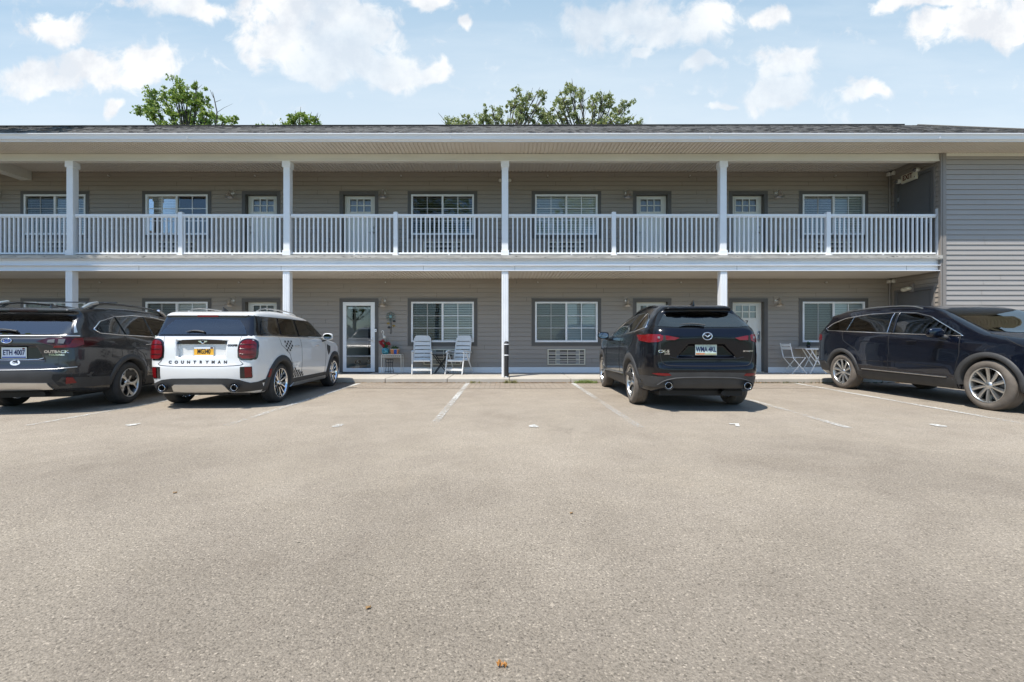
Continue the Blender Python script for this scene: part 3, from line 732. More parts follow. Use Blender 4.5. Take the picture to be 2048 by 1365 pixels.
# ------------------------------------------------------------------ building
DW, DF = 13.19, 11.64        # depth of the porch wall and of the column fronts
WZ, DZ = 0.115, 3.22         # walk and deck levels
XL, XR, XE = -17.6, 11.16, 14.3
bld = empty('apartment_building', (0, 0, 0), 0, 'two-storey taupe-sided apartment building with a white-railed upper walkway', 'building')
UP = 3.105
WIN = [(-13.92,-12.135), (-10.40,-8.60), (-2.715,-.90), (.87,2.68), (8.61,10.41)]
DOOR = [(-7.515,-6.605), (-4.69,-3.765), (3.805,4.715), (6.585,7.505)]
WT, WB_ = 5.27, 4.10
holes = []
for dz in (0, -UP):
    for a, b in WIN: holes.append((a-.03, b+.03, WB_-.03+dz, WT+.03+dz))
    for a, b in DOOR: holes.append((a, b, DZ+dz-.02, WT+dz))
def siding(mb, p0, p1, z0, z1, nrm, holes, course=.127, first=None, gr=.005):
    """lapped boards from p0 to p1 (xy points), cut around holes given along x"""
    p0 = Vector((*p0, 0)); p1 = Vector((*p1, 0)); L = (p1-p0).length; t = (p1-p0)/L; n = Vector((*nrm, 0))
    z = z0
    rnd = random.Random(int(L*100))
    while z < z1-1e-3:
        zt = min(z+course, z1); zm = (z+zt)/2
        iv = [(0, L)]
        for (a, b, za, zb) in holes:
            if za < zm < zb:
                a_, b_ = a-p0.x, b-p0.x; nv = []
                for s_, e_ in iv:
                    if b_ <= s_ or a_ >= e_: nv.append((s_, e_)); continue
                    if a_ > s_: nv.append((s_, a_))
                    if b_ < e_: nv.append((b_, e_))
                iv = nv
        # staggered panel joints
        jo = []; x = rnd.uniform(.5, 3.6)
        while x < L: jo.append(x); x += 3.66
        out = []
        for s_, e_ in iv:
            cuts = [s_]+[j for j in jo if s_+.3 < j < e_-.3]+[e_]
            for a, b in zip(cuts[:-1], cuts[1:]): out.append((a, b-.006 if b != e_ else b))
        for s_, e_ in out:
            A = p0+t*s_; B = p0+t*e_; w_ = rnd.uniform(-.0008, .0008)
            def q(P, off, zz): v = P+n*off; return (v.x, v.y, zz)
            o1 = .020+w_
            mb.add([q(A, -.012, z+gr), q(B, -.012, z+gr), q(B, o1, z+gr), q(A, o1, z+gr),
                    q(A, o1, z+gr+.010), q(B, o1, z+gr+.010), q(A, .012, z+course*.55), q(B, .012, z+course*.55), q(A, .004, zt), q(B, .004, zt), q(A, -.012, z), q(B, -.012, z), q(A, -.012, zt), q(B, -.012, zt)],
                   [(0,1,2,3), (3,2,5,4), (4,5,7,6), (6,7,9,8), (10,11,1,0), (8,9,13,12)])
        z += course
mb = MB()
siding(mb, (XL, DW), (XR, DW), .27, 2.845, (0, -1), holes)
siding(mb, (XL, DW), (XR, DW), DZ+.02, 5.95, (0, -1), holes)
mb.build('siding_wall', 'siding', bld, fix=False)
# return wall at the right end of the porch, with its steel doors
RDH = [(11.78, 12.96)]    # depth range of door openings
mb = MB()
def siding_ret(mb, z0, z1, zt):
    z = z0
    while z < z1-1e-3:
        ze = min(z+.127, z1)
        iv = [(DF+.01, DW)]
        if z+.06 < zt: iv = [(DF+.01, 11.80), (13.02, DW)]
        for a, b in iv:
            mb.add([(XR+.012, a, z+.010), (XR+.012, b, z+.010), (XR-.018, b, z+.010), (XR-.018, a, z+.010), (XR-.003, a, ze), (XR-.003, b, ze), (XR+.012, a, z), (XR+.012, b, z), (XR+.012, a, ze), (XR+.012, b, ze)], [(0,1,2,3), (3,2,5,4), (6,7,1,0), (4,5,9,8)])
        z += .127
siding_ret(mb, .13, 2.845, WZ+2.36); siding_ret(mb, DZ+.02, 5.95, DZ+2.36)
mb.build('return_wall_siding', 'siding', bld, fix=False)
mb = MB(); siding(mb, (11.25, 11.655), (XE, 11.655), .02, 5.80, (0, -1), [], .1285, gr=.010); mb.build('wing_siding', 'siding_side', bld, fix=False)
mb = MB(); mb.box(XR-.02, 11.255, 11.60, 11.655, .02, 5.93); mb.box(XR-.05, XR-.001, 11.60, 11.67, .12, 5.83)
mb.build('corner_trim', 'trim_edge', bld, bevel=.004)
mb = MB(); mb.box(XE-.05, XE+.03, 11.62, 11.70, .02, 5.80); mb.build('corner_trim', 'trim_edge', bld)
mb = MB(); mb.box(11.256, XE, 11.615, 11.65, 5.765, 5.83); mb.build('frieze_board', 'beam', bld)
mb = MB(); mb.tube([(XR-.045, DW-.045, WZ+.1), (XR-.045, DW-.045, 2.83)], .026, 8); mb.tube([(XR-.045, DW-.045, DZ), (XR-.045, DW-.045, 5.93)], .026, 8)
mb.build('corner_conduit', 'trim_edge', bld)
# solid core of the walls
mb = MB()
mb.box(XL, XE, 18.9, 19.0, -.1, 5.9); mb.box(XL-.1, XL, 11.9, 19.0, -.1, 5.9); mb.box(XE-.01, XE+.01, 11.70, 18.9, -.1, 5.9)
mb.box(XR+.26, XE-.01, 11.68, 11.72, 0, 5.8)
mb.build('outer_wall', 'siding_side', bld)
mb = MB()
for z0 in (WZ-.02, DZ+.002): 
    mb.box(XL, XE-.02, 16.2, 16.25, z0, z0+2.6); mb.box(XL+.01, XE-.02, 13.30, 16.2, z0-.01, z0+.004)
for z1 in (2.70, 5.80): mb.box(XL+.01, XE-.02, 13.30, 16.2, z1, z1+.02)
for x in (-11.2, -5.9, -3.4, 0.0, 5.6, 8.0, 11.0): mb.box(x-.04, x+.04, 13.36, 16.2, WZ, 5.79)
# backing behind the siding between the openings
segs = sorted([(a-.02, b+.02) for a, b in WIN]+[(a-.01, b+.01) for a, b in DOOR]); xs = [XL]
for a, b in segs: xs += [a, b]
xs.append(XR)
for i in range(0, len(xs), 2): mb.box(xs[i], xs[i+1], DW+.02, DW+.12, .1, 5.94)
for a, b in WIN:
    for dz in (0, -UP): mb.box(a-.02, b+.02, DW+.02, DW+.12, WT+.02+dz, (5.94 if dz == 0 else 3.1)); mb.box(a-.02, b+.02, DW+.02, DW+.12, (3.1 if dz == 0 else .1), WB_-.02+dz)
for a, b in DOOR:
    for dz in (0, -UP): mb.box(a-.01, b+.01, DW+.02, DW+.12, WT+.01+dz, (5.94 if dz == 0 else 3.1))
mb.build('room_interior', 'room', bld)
mb = MB(); xs2 = [XL]+[v for a, b in DOOR for v in (a-.10, b+.10)]+[XR]
for i in range(0, len(xs2), 2):
    mb.box(xs2[i], xs2[i+1], DW-.022, DW+.01, WZ-.01, .272); mb.box(xs2[i], xs2[i+1], DW-.018, DW+.01, DZ-.01, DZ+.03)
mb.build('base_board', 'white', bld)

# windows: casing > frame, pane, screen, blind
def blind_mb(x0, x1, z0, z1, y, ang, step=.050):
    mb = MB(); z = z1-.03; c_, s_ = math.cos(ang)*.026, math.sin(ang)*.026
    mb.box(x0, x1, y-.02, y+.02, z1-.035, z1)
    while z > z0: mb.add([(x0, y-c_, z-s_), (x1, y-c_, z-s_), (x1, y+c_, z+s_), (x0, y+c_, z+s_)], [(0,1,2,3)]); z -= step
    for x in (x0+.12, x1-.12): mb.box(x-.002, x+.002, y-.026, y-.025, z0, z1)
    return mb
def window(i, dz, cas=.095):
    a, b = WIN[i]; zt, zb = WT+dz, WB_+dz; y = DW
    mb = MB()
    mb.box(a-cas, b+cas, y-.030, y+.02, zt, zt+cas); mb.box(a-cas, b+cas, y-.030, y+.02, zb-cas-.01, zb)
    mb.box(a-cas, a, y-.029, y+.02, zb, zt); mb.box(b, b+cas, y-.029, y+.02, zb, zt)
    o = mb.build('window', 'trim', bld)
    e = MB(); g = cas+.014
    for (x0, x1, z0, z1) in ((a-g, b+g, zt+cas, zt+g), (a-g, b+g, zb-g-.01, zb-cas-.01), (a-g, a-cas, zb-g, zt+g-.001), (b+cas, b+g, zb-g, zt+g-.001)): e.box(x0, x1, y-.022, y+.01, z0, z1)
    e.build('casing_edge', 'trim_edge', o)
    f = MB(); t = .050; m = (a+b)/2
    f.box(a, b, y-.036, y+.05, zt-t, zt); f.box(a, b, y-.036, y+.05, zb, zb+t*1.1); f.box(a, a+t, y-.0355, y+.05, zb+t*1.1, zt-t); f.box(b-t, b, y-.0355, y+.05, zb+t*1.1, zt-t)
    f.box(m-.028, m+.028, y-.034, y+.05, zb+t*1.1, zt-t)
    fo = f.build('frame', 'white', o, bevel=.004)
    gr = MB(); zi, zj = zb+t*1.1, zt-t
    for s_, e_ in ((a+t, m-.028), (m+.028, b-t)):
        c_ = (s_+e_)/2; gr.box(c_-.011, c_+.011, y-.008, y-.002, zi, zj)
        if i != 4:
            for k in (1, 2): zz = zi+(zj-zi)*k/3; gr.box(s_, e_, y-.0075, y-.0025, zz-.011, zz+.011)
        elif dz < 0: pass
    gr.build('muntins', 'white', o)
    p = MB(); p.quad((a+t, y+.003, zi), (m-.028, y+.003, zi), (m-.028, y+.003, zj), (a+t, y+.003, zj)); p.build('pane', 'glass', o)
    p = MB(); p.quad((m+.028, y+.000, zi), (b-t, y+.001, zi), (b-t, y+.001, zj), (m+.028, y+.000, zj)); p.build('pane', 'glass', o)
    if not (dz == 0 and i in (1, 3)):
        p = MB(); p.quad((a+t, y-.012, zi), (m-.028, y-.012, zi), (m-.028, y-.012, zj), (a+t, y-.012, zj)); p.build('insect_screen', 'screen', o)
    ang = {0: .75, 1: .9, 2: .55, 3: 1.0, 4: 1.0}[i]
    if not (dz == 0 and i == 1): blind_mb(a+.02, b-.02, zb+.03, zt-.01, y+.065, ang).build('blind', 'blind', o)
    else: blind_mb(a+.02, m, zb+.6, zt-.01, y+.10, ang).build('blind', 'blind', o)
for i in range(5):
    for dz in (0, -UP): window(i, dz)

# front doors: leaf with six lights, jamb, handle
def door(i, dz, leaf=True, hinge=1, number=None):
    a, b = DOOR[i]; zb = DZ+dz; zt = WT+dz; y = DW; cas = .095
    mb = MB()
    mb.box(a-cas, a, y-.030, y+.20, zb, zt); mb.box(b, b+cas, y-.030, y+.20, zb, zt); mb.box(a-cas, b+cas, y-.031, y+.20, zt, zt+cas)
    o = mb.build('door', 'trim', bld)
    e = MB(); g = cas+.014
    for (x0, x1, z0, z1) in ((a-g, b+g, zt+cas, zt+g), (a-g, a-cas, zb, zt+cas), (b+cas, b+g, zb, zt+cas)): e.box(x0, x1, y-.022, y+.01, z0, z1)
    e.build('casing_edge', 'trim_edge', o)
    if not leaf: return o
    w_ = b-a; l = MB(); yf = y+.125
    lx0, lx1, lz0, lz1 = a+.16, b-.16, zt-.46, zt-.10      # glazed part
    def boxes(x0, x1, z0, z1, d0=yf): l.box(x0, x1, d0, yf+.04, z0, z1)
    boxes(a+.004, b-.004, zb+.02, lz0-.02); boxes(a+.004, b-.004, lz1+.02, zt-.004); boxes(a+.004, lx0-.02, lz0-.02, lz1+.02); boxes(lx1+.02, b-.004, lz0-.02, lz1+.02)
    for k in range(4):      # raised vertical planks
        x0 = a+.14+k*(w_-.28)/4; l.box(x0+.010, x0+(w_-.28)/4-.010, yf-.006, yf, zb+.20, lz0-.16)
    l.box(a+.11, b-.11, yf-.012, yf, lz0-.075, lz0-.045)
    lf = l.build('door_leaf', 'door', o, bevel=.003)
    m = MB()
    for x0, x1, z0, z1 in ((lx0-.03, lx1+.03, lz1, lz1+.03), (lx0-.03, lx1+.03, lz0-.03, lz0), (lx0-.03, lx0, lz0, lz1), (lx1, lx1+.03, lz0, lz1), (lx0, lx1, (lz0+lz1)/2-.013, (lz0+lz1)/2+.013)): m.box(x0, x1, yf-.014, yf+.02, z0, z1)
    for k in (1, 2): xx = lx0+(lx1-lx0)*k/3; m.box(xx-.013, xx+.013, yf-.013, yf+.02, lz0, lz1)
    m.build('door_lights_frame', 'door', o)
    p = MB(); p.quad((lx0, yf+.006, lz0), (lx1, yf+.006, lz0), (lx1, yf+.006, lz1), (lx0, yf+.006, lz1)); p.build('door_pane', 'glass', o)
    cu = MB(); 
    n = 26
    for k in range(n):
        x0 = lx0+(lx1-lx0)*k/n; x1 = lx0+(lx1-lx0)*(k+1)/n
        cu.quad((x0, yf+.05+(.012 if k % 2 else 0), lz0), (x1, yf+.05+(0 if k % 2 else .012), lz0), (x1, yf+.05+(0 if k % 2 else .012), lz1), (x0, yf+.05+(.012 if k % 2 else 0), lz1))
    cu.build('door_curtain', simple_cached('grey_curtain', (.30, .30, .29), .9), o)
    hx = a+.085 if hinge > 0 else b-.085
    h = MB(); h.lathe([(.001, yf-.03), (.030, yf-.03), (.034, yf-.008), (.034, yf)], 16, 'Y', (hx, 0, zb+1.13))
    h.lathe([(.001, yf-.022), (.028, yf-.022), (.032, yf)], 16, 'Y', (hx, 0, zb+.98)); h.tube([(hx, yf-.02, zb+.98), (hx, yf-.06, zb+.98), (hx+hinge*.12, yf-.06, zb+.975)], .010, 8)
    if number: h.box(hx-.035, hx+.035, yf-.012, yf, zb+.90, zb+1.20)
    h.build('door_handle', 'metal', o)
    if number:
        vs, fs = text_mesh(number, .16, .003, bold=.004); t_ = MB(); t_.add([((a+b)/2+.025+v[0], yf-.008-v[2], lz0-.14+v[1]) for v in vs], fs); t_.build('door_number', 'black', o)
    th = MB(); th.box(a, b, y-.01, y+.2, zb-.008, zb+.022); th.build('threshold', 'metal', o)
    return o
door(0, 0, hinge=1); door(1, 0, hinge=-1); door(2, 0, hinge=1); door(3, 0, hinge=-1)
door(0, -UP, hinge=1); door(2, -UP, hinge=1); door(3, -UP, hinge=-1, number='7')
# glazed storm door with the inner door standing open behind it
o = door(1, -UP, leaf=False); a, b = DOOR[1]; zb, zt = WZ, WT-UP; f = MB(); y = DW+.0
f.box(a, b, y-.034, y+.01, zt-.115, zt-.01); f.box(a, b, y-.034, y+.01, zb+.02, zb+.13); f.box(a, a+.10, y-.0335, y+.01, zb+.13, zt-.115); f.box(b-.12, b, y-.0335, y+.01, zb+.13, zt-.115); f.box(a+.10, b-.12, y-.020, y-.004, .585, .600)
sd_ = f.build('storm_door_frame', 'white', o, bevel=.006)
p = MB(); p.quad((a+.10, y-.008, zb+.13), (b-.12, y-.008, zb+.13), (b-.12, y-.008, zt-.115), (a+.10, y-.008, zt-.115)); p.build('storm_door_pane', 'storm_glass', o)
h = MB(); h.box(b-.075, b-.045, y-.046, y-.034, .98, 1.14); h.tube([(b-.06, y-.045, 1.06), (b-.06, y-.085, 1.06), (b-.17, y-.085, 1.055)], .010, 8); h.build('door_handle', 'metal', o)
h = MB(); h.box(a+.12, b-.15, y+.02, y+.05, zt-.205, zt-.145); h.build('door_closer', 'white', o)
# inner leaf, swung back against the left side of the room
il = MB(); A = Matrix.Translation((a+.03, y+.22, 0)) @ Matrix.Rotation(R(62), 4, 'Z')
il.box(0, .86, 0, .04, zb+.02, zt-.5, mat=A); il.box(0, .15, 0, .04, zt-.5, zt-.02, mat=A); il.box(.71, .86, 0, .04, zt-.5, zt-.02, mat=A); il.box(.15, .71, 0, .04, zt-.10, zt-.02, mat=A)
for k in (1, 2): il.box(.15+.56*k/3-.012, .15+.56*k/3+.012, 0, .04, zt-.5, zt-.1, mat=A)
il.box(.15, .71, 0, .04, zt-.31, zt-.285, mat=A)
il.build('inner_door', 'door', o)

# steel doors in the return wall
for zb in (DZ, WZ):
    mb = MB(); zt = zb+2.28; d0, d1 = 11.88, 12.94
    mb.box(XR-.03, XR+.06, d0-.07, d0, zb, zt+.07); mb.box(XR-.03, XR+.06, d1, d1+.07, zb, zt+.07); mb.box(XR-.03, XR+.06, d0, d1, zt, zt+.07)
    o = mb.build('steel_door', 'steel_door', bld)
    mb = MB(); mb.box(XR-.036, XR+.03, d0-.09, d0-.07, zb, zt+.09); mb.box(XR-.036, XR+.03, d1+.07, d1+.09, zb, zt+.09); mb.box(XR-.036, XR+.03, d0-.07, d1+.07, zt+.07, zt+.09); mb.build('casing_edge', 'trim_edge', o)
    mb = MB(); mb.box(XR+.02, XR+.06, d0+.004, d1-.004, zb+.01, zt-.004); mb.box(XR+.014, XR+.02, d0+.10, d1-.10, zb+.2, zt-.10); mb.build('door_leaf', 'steel_door', o)
    for zz in (1.82, 1.05, .25): 
        h = MB(); h.box(XR-.004, XR+.018, d1-.03, d1-.002, zb+zz-.055, zb+zz+.055); h.build('hinge', 'metal', o)
    h = MB(); h.box(XR+.0, XR+.02, d0+.05, d0+.11, zb+.92, zb+1.08); h.tube([(XR, d0+.08, zb+1.0), (XR-.05, d0+.08, zb+1.0), (XR-.05, d0+.20, zb+1.0)], .010, 8); h.build('door_handle', 'metal', o)

# ceilings and soffits of grooved boards
def boards(name, x0, x1, y0, y1, z, pitch=.10, mat='soffit', thick=.02):
    mb = MB(); x = x0
    while x < x1:
        xe = min(x+pitch, x1); g = .012
        sec_ = [(x, z), (x+pitch*.64, z), (x+pitch*.64, z+.020), (xe-.001, z+.020), (xe, z)]
        mb.add([(a_, y0, b_) for a_, b_ in sec_]+[(a_, y1, b_) for a_, b_ in sec_], [(i, i+1, i+6, i+5) for i in range(4)])
        x += pitch
    mb.box(x0, x1, y0, y1, z+.022, z+.022+thick)
    mb.build(name, mat, bld, fix=False)
boards('eave_soffit', XL-.7, XE+.7, 10.96, 11.63, 5.83)
boards('porch_ceiling', XL, XR, 11.82, DW, 5.94)
boards('porch_ceiling', XL, XR, 11.72, DW, 2.835)
mb = MB(); mb.box(XL-.1, XR-.021, DF, DF+.18, 5.655, 5.829); mb.box(XL-.1, XR-.021, DF-.012, DF, 5.64, 5.675); mb.build('porch_beam', 'beam', bld, bevel=.004)
mb = MB(); mb.box(-14.02, -13.70, DF+.185, DW-.02, 5.68, 5.935); mb.build('cross_beam', 'beam', bld)
mb = MB(); mb.box(-14.72, -14.66, 11.75, DW-.02, 2.795, 2.83); mb.build('ceiling_raceway', 'white', bld)
# gutter with seams and hangers
mb = MB()
prof = [(10.96, 5.835), (10.955, 5.86), (10.905, 5.875), (10.89, 5.94), (10.875, 5.965), (10.865, 5.985), (10.88, 5.992), (10.90, 5.985), (10.91, 5.955)]
for x0, x1 in zip([XL-.75]+[-14, -7.6, -1.3, 4.9, 10.4], [-14, -7.6, -1.3, 4.9, 10.4, XE+.75]):
    mb.add([(x0, a_, b_) for a_, b_ in prof]+[(x1-.004, a_, b_) for a_, b_ in prof], [(i, i+1, i+10, i+9) for i in range(8)])
    mb.box(x1-.004, x1+.004, 10.872, 10.90, 5.88, 5.980)
mb.box(XL-.7, XE+.7, 10.955, 10.975, 5.835, 6.0); mb.box(XL-.75, XE+.75, 10.855, 10.885, 5.984, 6.0)
mb.build('gutter', 'fascia', bld)
# downspout hooks: little stains and straps along the gutter
mb = MB(); x = XL
rr = random.Random(3)
while x < XE: mb.box(x-.012, x+.012, 10.860, 10.90, 5.986, 5.996); x += rr.uniform(.55, .65)
mb.build('gutter_straps', 'metal', bld)

# roof: hipped, with ridge cap
RZ0, RD, RY = 5.985, 2.70, 13.58
zr = lambda x: 7.425+(x+14)*.0017
mb = MB(); gy = 10.90
xr_end = 12.3; 
mb.add([(XL-.7, gy, RZ0), (15.0, gy, RZ0), (xr_end, RY, zr(xr_end)), (XL-.7, RY, zr(XL))], [(0,1,2,3)])
mb.add([(15.0, gy, RZ0), (15.0, 19.7, RZ0), (xr_end, RY, zr(xr_end))], [(0,1,2)])
mb.add([(XL-.7, RY, zr(XL)), (xr_end, RY, zr(xr_end)), (15.0, 19.7, RZ0), (XL-.7, 19.7, RZ0)], [(0,1,2,3)])
mb.add([(XL-.7, gy, RZ0), (XL-.7, RY, zr(XL)), (XL-.7, 19.7, RZ0)], [(0,1,2)])
mb.build('roof', 'shingle', bld)
# courses of shingle tabs give the roof its ragged surface
mb = MB(); rr = random.Random(11); nrow = 19; sl = Vector((0, RY-gy, 1.44)).normalized()
for r_ in range(nrow):
    t0 = r_/nrow; x = XL-.7+rr.uniform(0, .2)
    while x < 15:
        wd = rr.uniform(.06, .16); y0 = gy+(RY-gy)*t0; z0 = RZ0+(zr(x)-RZ0)*t0
        lim = 15.0-(15.0-xr_end)*t0
        if x+wd > lim: break
        if rr.random() < .55:
            th = rr.uniform(.008, .020); y1 = y0+(RY-gy)/nrow; z1 = RZ0+(zr(x)-RZ0)*(t0+1/nrow)
            mb.add([(x, y0, z0), (x+wd, y0, z0), (x+wd, y0, z0+th), (x, y0, z0+th), (x, y1, z1+.003), (x+wd, y1, z1+.003)], [(0,1,2,3), (3,2,5,4), (0,3,4), (1,5,2)], rr.choice((0, 0, 1, 2)))
        x += wd
mb.build('shingle_tabs', [simple_cached('shingle_grey', (.060, .057, .053), .95, 0, .3, 20), simple_cached('shingle_tan', (.105, .095, .080), .95, 0, .3, 20), simple_cached('shingle_dark', (.028, .027, .026), .95, 0, .3, 20)], bld, fix=False)
mb = MB(); mb.tube([(XL-.7, RY, zr(XL)+.008), (11.9, RY, zr(11.9)+.008)], .045, 8, flat=.6)
mb.build('ridge_cap', simple_cached('dark_ridge_cap', (.022, .022, .022), .9), bld)
mb = MB(); mb.tube([(xr_end, RY, zr(xr_end)), (15.0, gy, RZ0+.01)], .03, 6); mb.build('hip_cap', simple_cached('shingle_tan', ()), bld)

# deck, its weathered edge and the two white fascia bands
mb = MB(); mb.box(XL, XR-.03, 11.565, DW+.01, 3.135, DZ); mb.build('balcony_deck', 'concrete_edge', bld)
mb = MB(); rr = random.Random(5)
for k in range(150):
    x = rr.uniform(XL, XR-.1); s_ = rr.uniform(.006, .03); z_ = rr.uniform(3.15, 3.20)
    mb.box(x, x+s_*1.6, 11.5635, 11.5665, z_, z_+s_*.35)
mb.build('deck_edge_chips', simple_cached('dark_chip', (.03, .028, .025), .95), bld)
mb = MB(); mb.box(XL, XR-.025, 11.680, 11.72, 2.845, 3.134)
mb.box(XL, XR-.022, 11.600, 11.680, 2.962, 2.980); mb.box(XL, XR-.022, 11.612, 11.680, 2.826, 2.845); mb.box(XL, XR-.022, 11.590, 11.680, 3.118, 3.134)
mb.build('balcony_fascia', 'fascia', bld, bevel=.003)
mb = MB()
for x in (-9.4, -5.75, -2.1, .25, 3.2, 5.95, 10.3): mb.box(x, x+.006, 11.678, 11.6805, 2.846, 2.962)
mb.build('fascia_seams', 'cladding', bld)

# columns
def column(x, z0, z1, w, cap, base):
    mb = MB(); y0 = DF+(.02 if cap else 0); mb.box(x-w/2, x+w/2, y0, y0+w, z0, z1)
    if not cap:       # shallow fluting on the lower columns
        for k in (-1, 0, 1): mb.box(x+k*.045-.010, x+k*.045+.010, y0-.006, y0, z0, z1)
    o = mb.build('column', 'white', bld, bevel=.008)
    if cap:
        mb = MB(); mb.box(x-w/2-.022, x+w/2+.022, y0-.022, y0+w+.022, z1-.16, z1); mb.build('column_cap', 'white', o, bevel=.004)
    if base:
        mb = MB(); mb.box(x-w/2-.018, x+w/2+.018, y0-.018, y0+w+.018, z0, z0+.14); mb.build('column_base', 'white', o, bevel=.004)
for x in (-11.16, -5.6, 0.0, 5.6): column(x, DZ, 5.652, .168, True, True); column(x, WZ, 2.828, .172, False, False)
column(-16.75, DZ, 5.652, .168, True, True); column(-16.75, WZ, 2.828, .172, False, False)

# railings: top rail with its bottom rail, newel post, balusters and feet
bal = MB(); bal.box(-.0175, .0175, -.0175, .0175, 0, .93)
bal_me = None
def railing(x0, x1, newel):
    global bal_me
    y = DF+.10; mb = MB(); mb.box(x0, x1, y-.038, y+.038, 4.245, 4.30); mb.box(x0, x1, y-.025, y+.025, 4.215, 4.245)
    o = mb.build('railing', 'white', bld, bevel=.005)
    mb = MB(); mb.box(x0, x1, y-.022, y+.022, 3.27, 3.315); mb.build('bottom_rail', 'white', o, bevel=.004)
    if newel is not None:
        mb = MB(); mb.box(newel-.052, newel+.052, y-.052, y+.052, DZ, 4.35); mb.box(newel-.075, newel+.075, y-.075, y+.075, DZ, DZ+.035); mb.add([(newel-.056,y-.056,4.35),(newel+.056,y-.056,4.35),(newel+.056,y+.056,4.35),(newel-.056,y+.056,4.35),(newel,y,4.375)], [(0,1,4),(1,2,4),(2,3,4),(3,0,4)])
        mb.build('newel_post', 'white', o)
    n = int(round((x1-x0)/.1165))
    for k in range(1, n):
        x = x0+(x1-x0)*k/n
        if newel is not None and abs(x-newel) < .08: continue
        if bal_me is None: b = bal.build('baluster', 'white', o); bal_me = b.data
        else:
            b = bpy.data.objects.new('baluster', bal_me); C.objects.link(b); b.parent = o
        b.location = (x, y, 3.30)
    for k in ((.30, .75) if newel is not None else (.5,)):
        x = x0+(x1-x0)*k; mb = MB(); mb.box(x-.018, x+.018, y-.018, y+.018, DZ, 3.272); mb.build('rail_foot', 'white', o)
railing(-16.66, -11.25, None); railing(-11.07, -5.69, -8.35); railing(-5.51, -.09, -2.815); railing(.09, 5.51, 2.80); railing(5.69, 11.10, 8.32)
# vinyl chair between the last railing and the trim board
mb = MB(); mb.box(XR-.02, XR+.0, 11.66, 11.78, DZ, 4.45); mb.build('railing_bracket', 'fascia', bld)
# ------------------------------------------------------------------ ground
def sheet(name, x0, x1, y0, y1, z, mat, **k):
    mb = MB(); mb.quad((x0, y0, z), (x1, y0, z), (x1, y1, z), (x0, y1, z)); o = mb.build(name, mat); tag(o, kind='structure'); return o
sheet('ground', -600, 600, -600, 600, -.012, 'grass')
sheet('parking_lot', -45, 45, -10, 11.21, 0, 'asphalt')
sheet('paver_strip', -18, 14.5, 9.95, 11.22, .004, 'paver')
mb = MB(); cuts = [-18.2, -15.2, -13.66, -12.13, -10.6, -9.07, -7.54, -6.01, -4.48, -2.95, -1.42, .11, 1.63, 3.16, 4.69, 6.2, 7.76, 9.3, 10.8, 12.3, 15.2]
for a, b in zip(cuts[:-1], cuts[1:]):
    y1 = 13.30
    mb.box(a+.005, b-.005, 11.21, y1, -.05, WZ)
walk = mb.build('pavement', 'walk', bevel=.018); tag(walk, kind='structure')
mb = MB(); mb.box(-18.2, 15.2, 11.25, 13.3, -.05, WZ-.03); tag(mb.build('pavement_joint_bed', simple_cached('joint_dirt', (.07, .055, .04), .95)), kind='structure')
def line(p0, p1, w_=.10, name='parking_line', mat='line'):
    p0 = Vector((*p0, .008)); p1 = Vector((*p1, .008)); t = (p1-p0).normalized(); n = Vector((-t.y, t.x, 0))*w_/2
    mb = MB(); mb.quad(p0-n, p1-n, p1+n, p0+n); o = mb.build(name, mat); return o
LN = [((-5.96, 5.65), (-5.86, 11.1), 'faint white parking line under the dark grey wagon'),
      ((-3.48, 5.65), (-3.56, 11.1), 'white parking line along the shadow of the white crossover'),
      ((-.905, 5.55), (-.91, 11.1), 'white parking line on the left side of the empty bay, nearest the folding chairs'),
      ((1.65, 5.55), (1.66, 11.1), 'white parking line right of the empty bay, beside the grass tuft'),
      ((4.17, 5.52), (4.56, 11.1), 'white parking line passing under the blue-black crossover'),
      ((6.55, 5.2), (7.10, 11.1), 'long white parking line beside the navy crossover')]
for p0, p1, lb in LN: tag(line(p0, p1), lb, 'parking line', 'white bay lines on the asphalt')
for (xp, yp, ch, lb) in ((263, 851, '4', 'worn white bay number painted behind the gap between wagon and white crossover'), (676, 852.5, '5', 'worn white bay number right of the white crossover'), (1067, 853.5, '6', 'worn white bay number six in the middle of the empty bay'),
                     (1474, 851.5, '7', 'worn white bay number seven behind the blue-black crossover'), (1877, 852.3, '8', 'worn white bay number nearest the navy crossover')):
    d = CH*F/(yp-CY); vs, fs = text_mesh(ch, .20, .0, bold=.010)
    xs_ = [v[0] for v in vs]; mb = MB(); mb.add([(px(xp, d)+v[0]*1.15, d+v[1]*1.15, .008) for v in vs], fs); o = mb.build('bay_number', 'number'); tag(o, lb, 'bay number', 'painted bay numbers')

# ------------------------------------------------------------------ fittings on the walls
def wall_lamp(x, z, label):
    t = empty('wall_lamp', (x, DW, z), 0, label, 'wall lamp', 'barn lamps beside the doors')
    m = MB(); m.box(-.065, .065, -.026, -.0, -.10, .12); m.build('back_plate', 'siding', t, bevel=.006)
    m = MB(); m.lathe([(.001, -.05), (.04, -.05), (.05, -.028)], 16, 'Y'); m.tube([(0, -.04, .0), (0, -.10, .035), (0, -.17, .045), (0, -.205, .02), (0, -.21, -.02)], .013, 8); m.build('arm', 'metal', t)
    m = MB(); m.lathe([(.018, .0), (.035, -.02), (.042, -.07), (.060, -.10), (.100, -.145), (.116, -.165), (.118, -.172)], 24, 'Z', (0, -.21, 0)); m.build('shade', 'metal', t)
    m = MB(); ellipsoid(m, (0, -.21, -.115), (.030, .030, .045)); m.build('bulb', 'lampwhite', t)
    return t
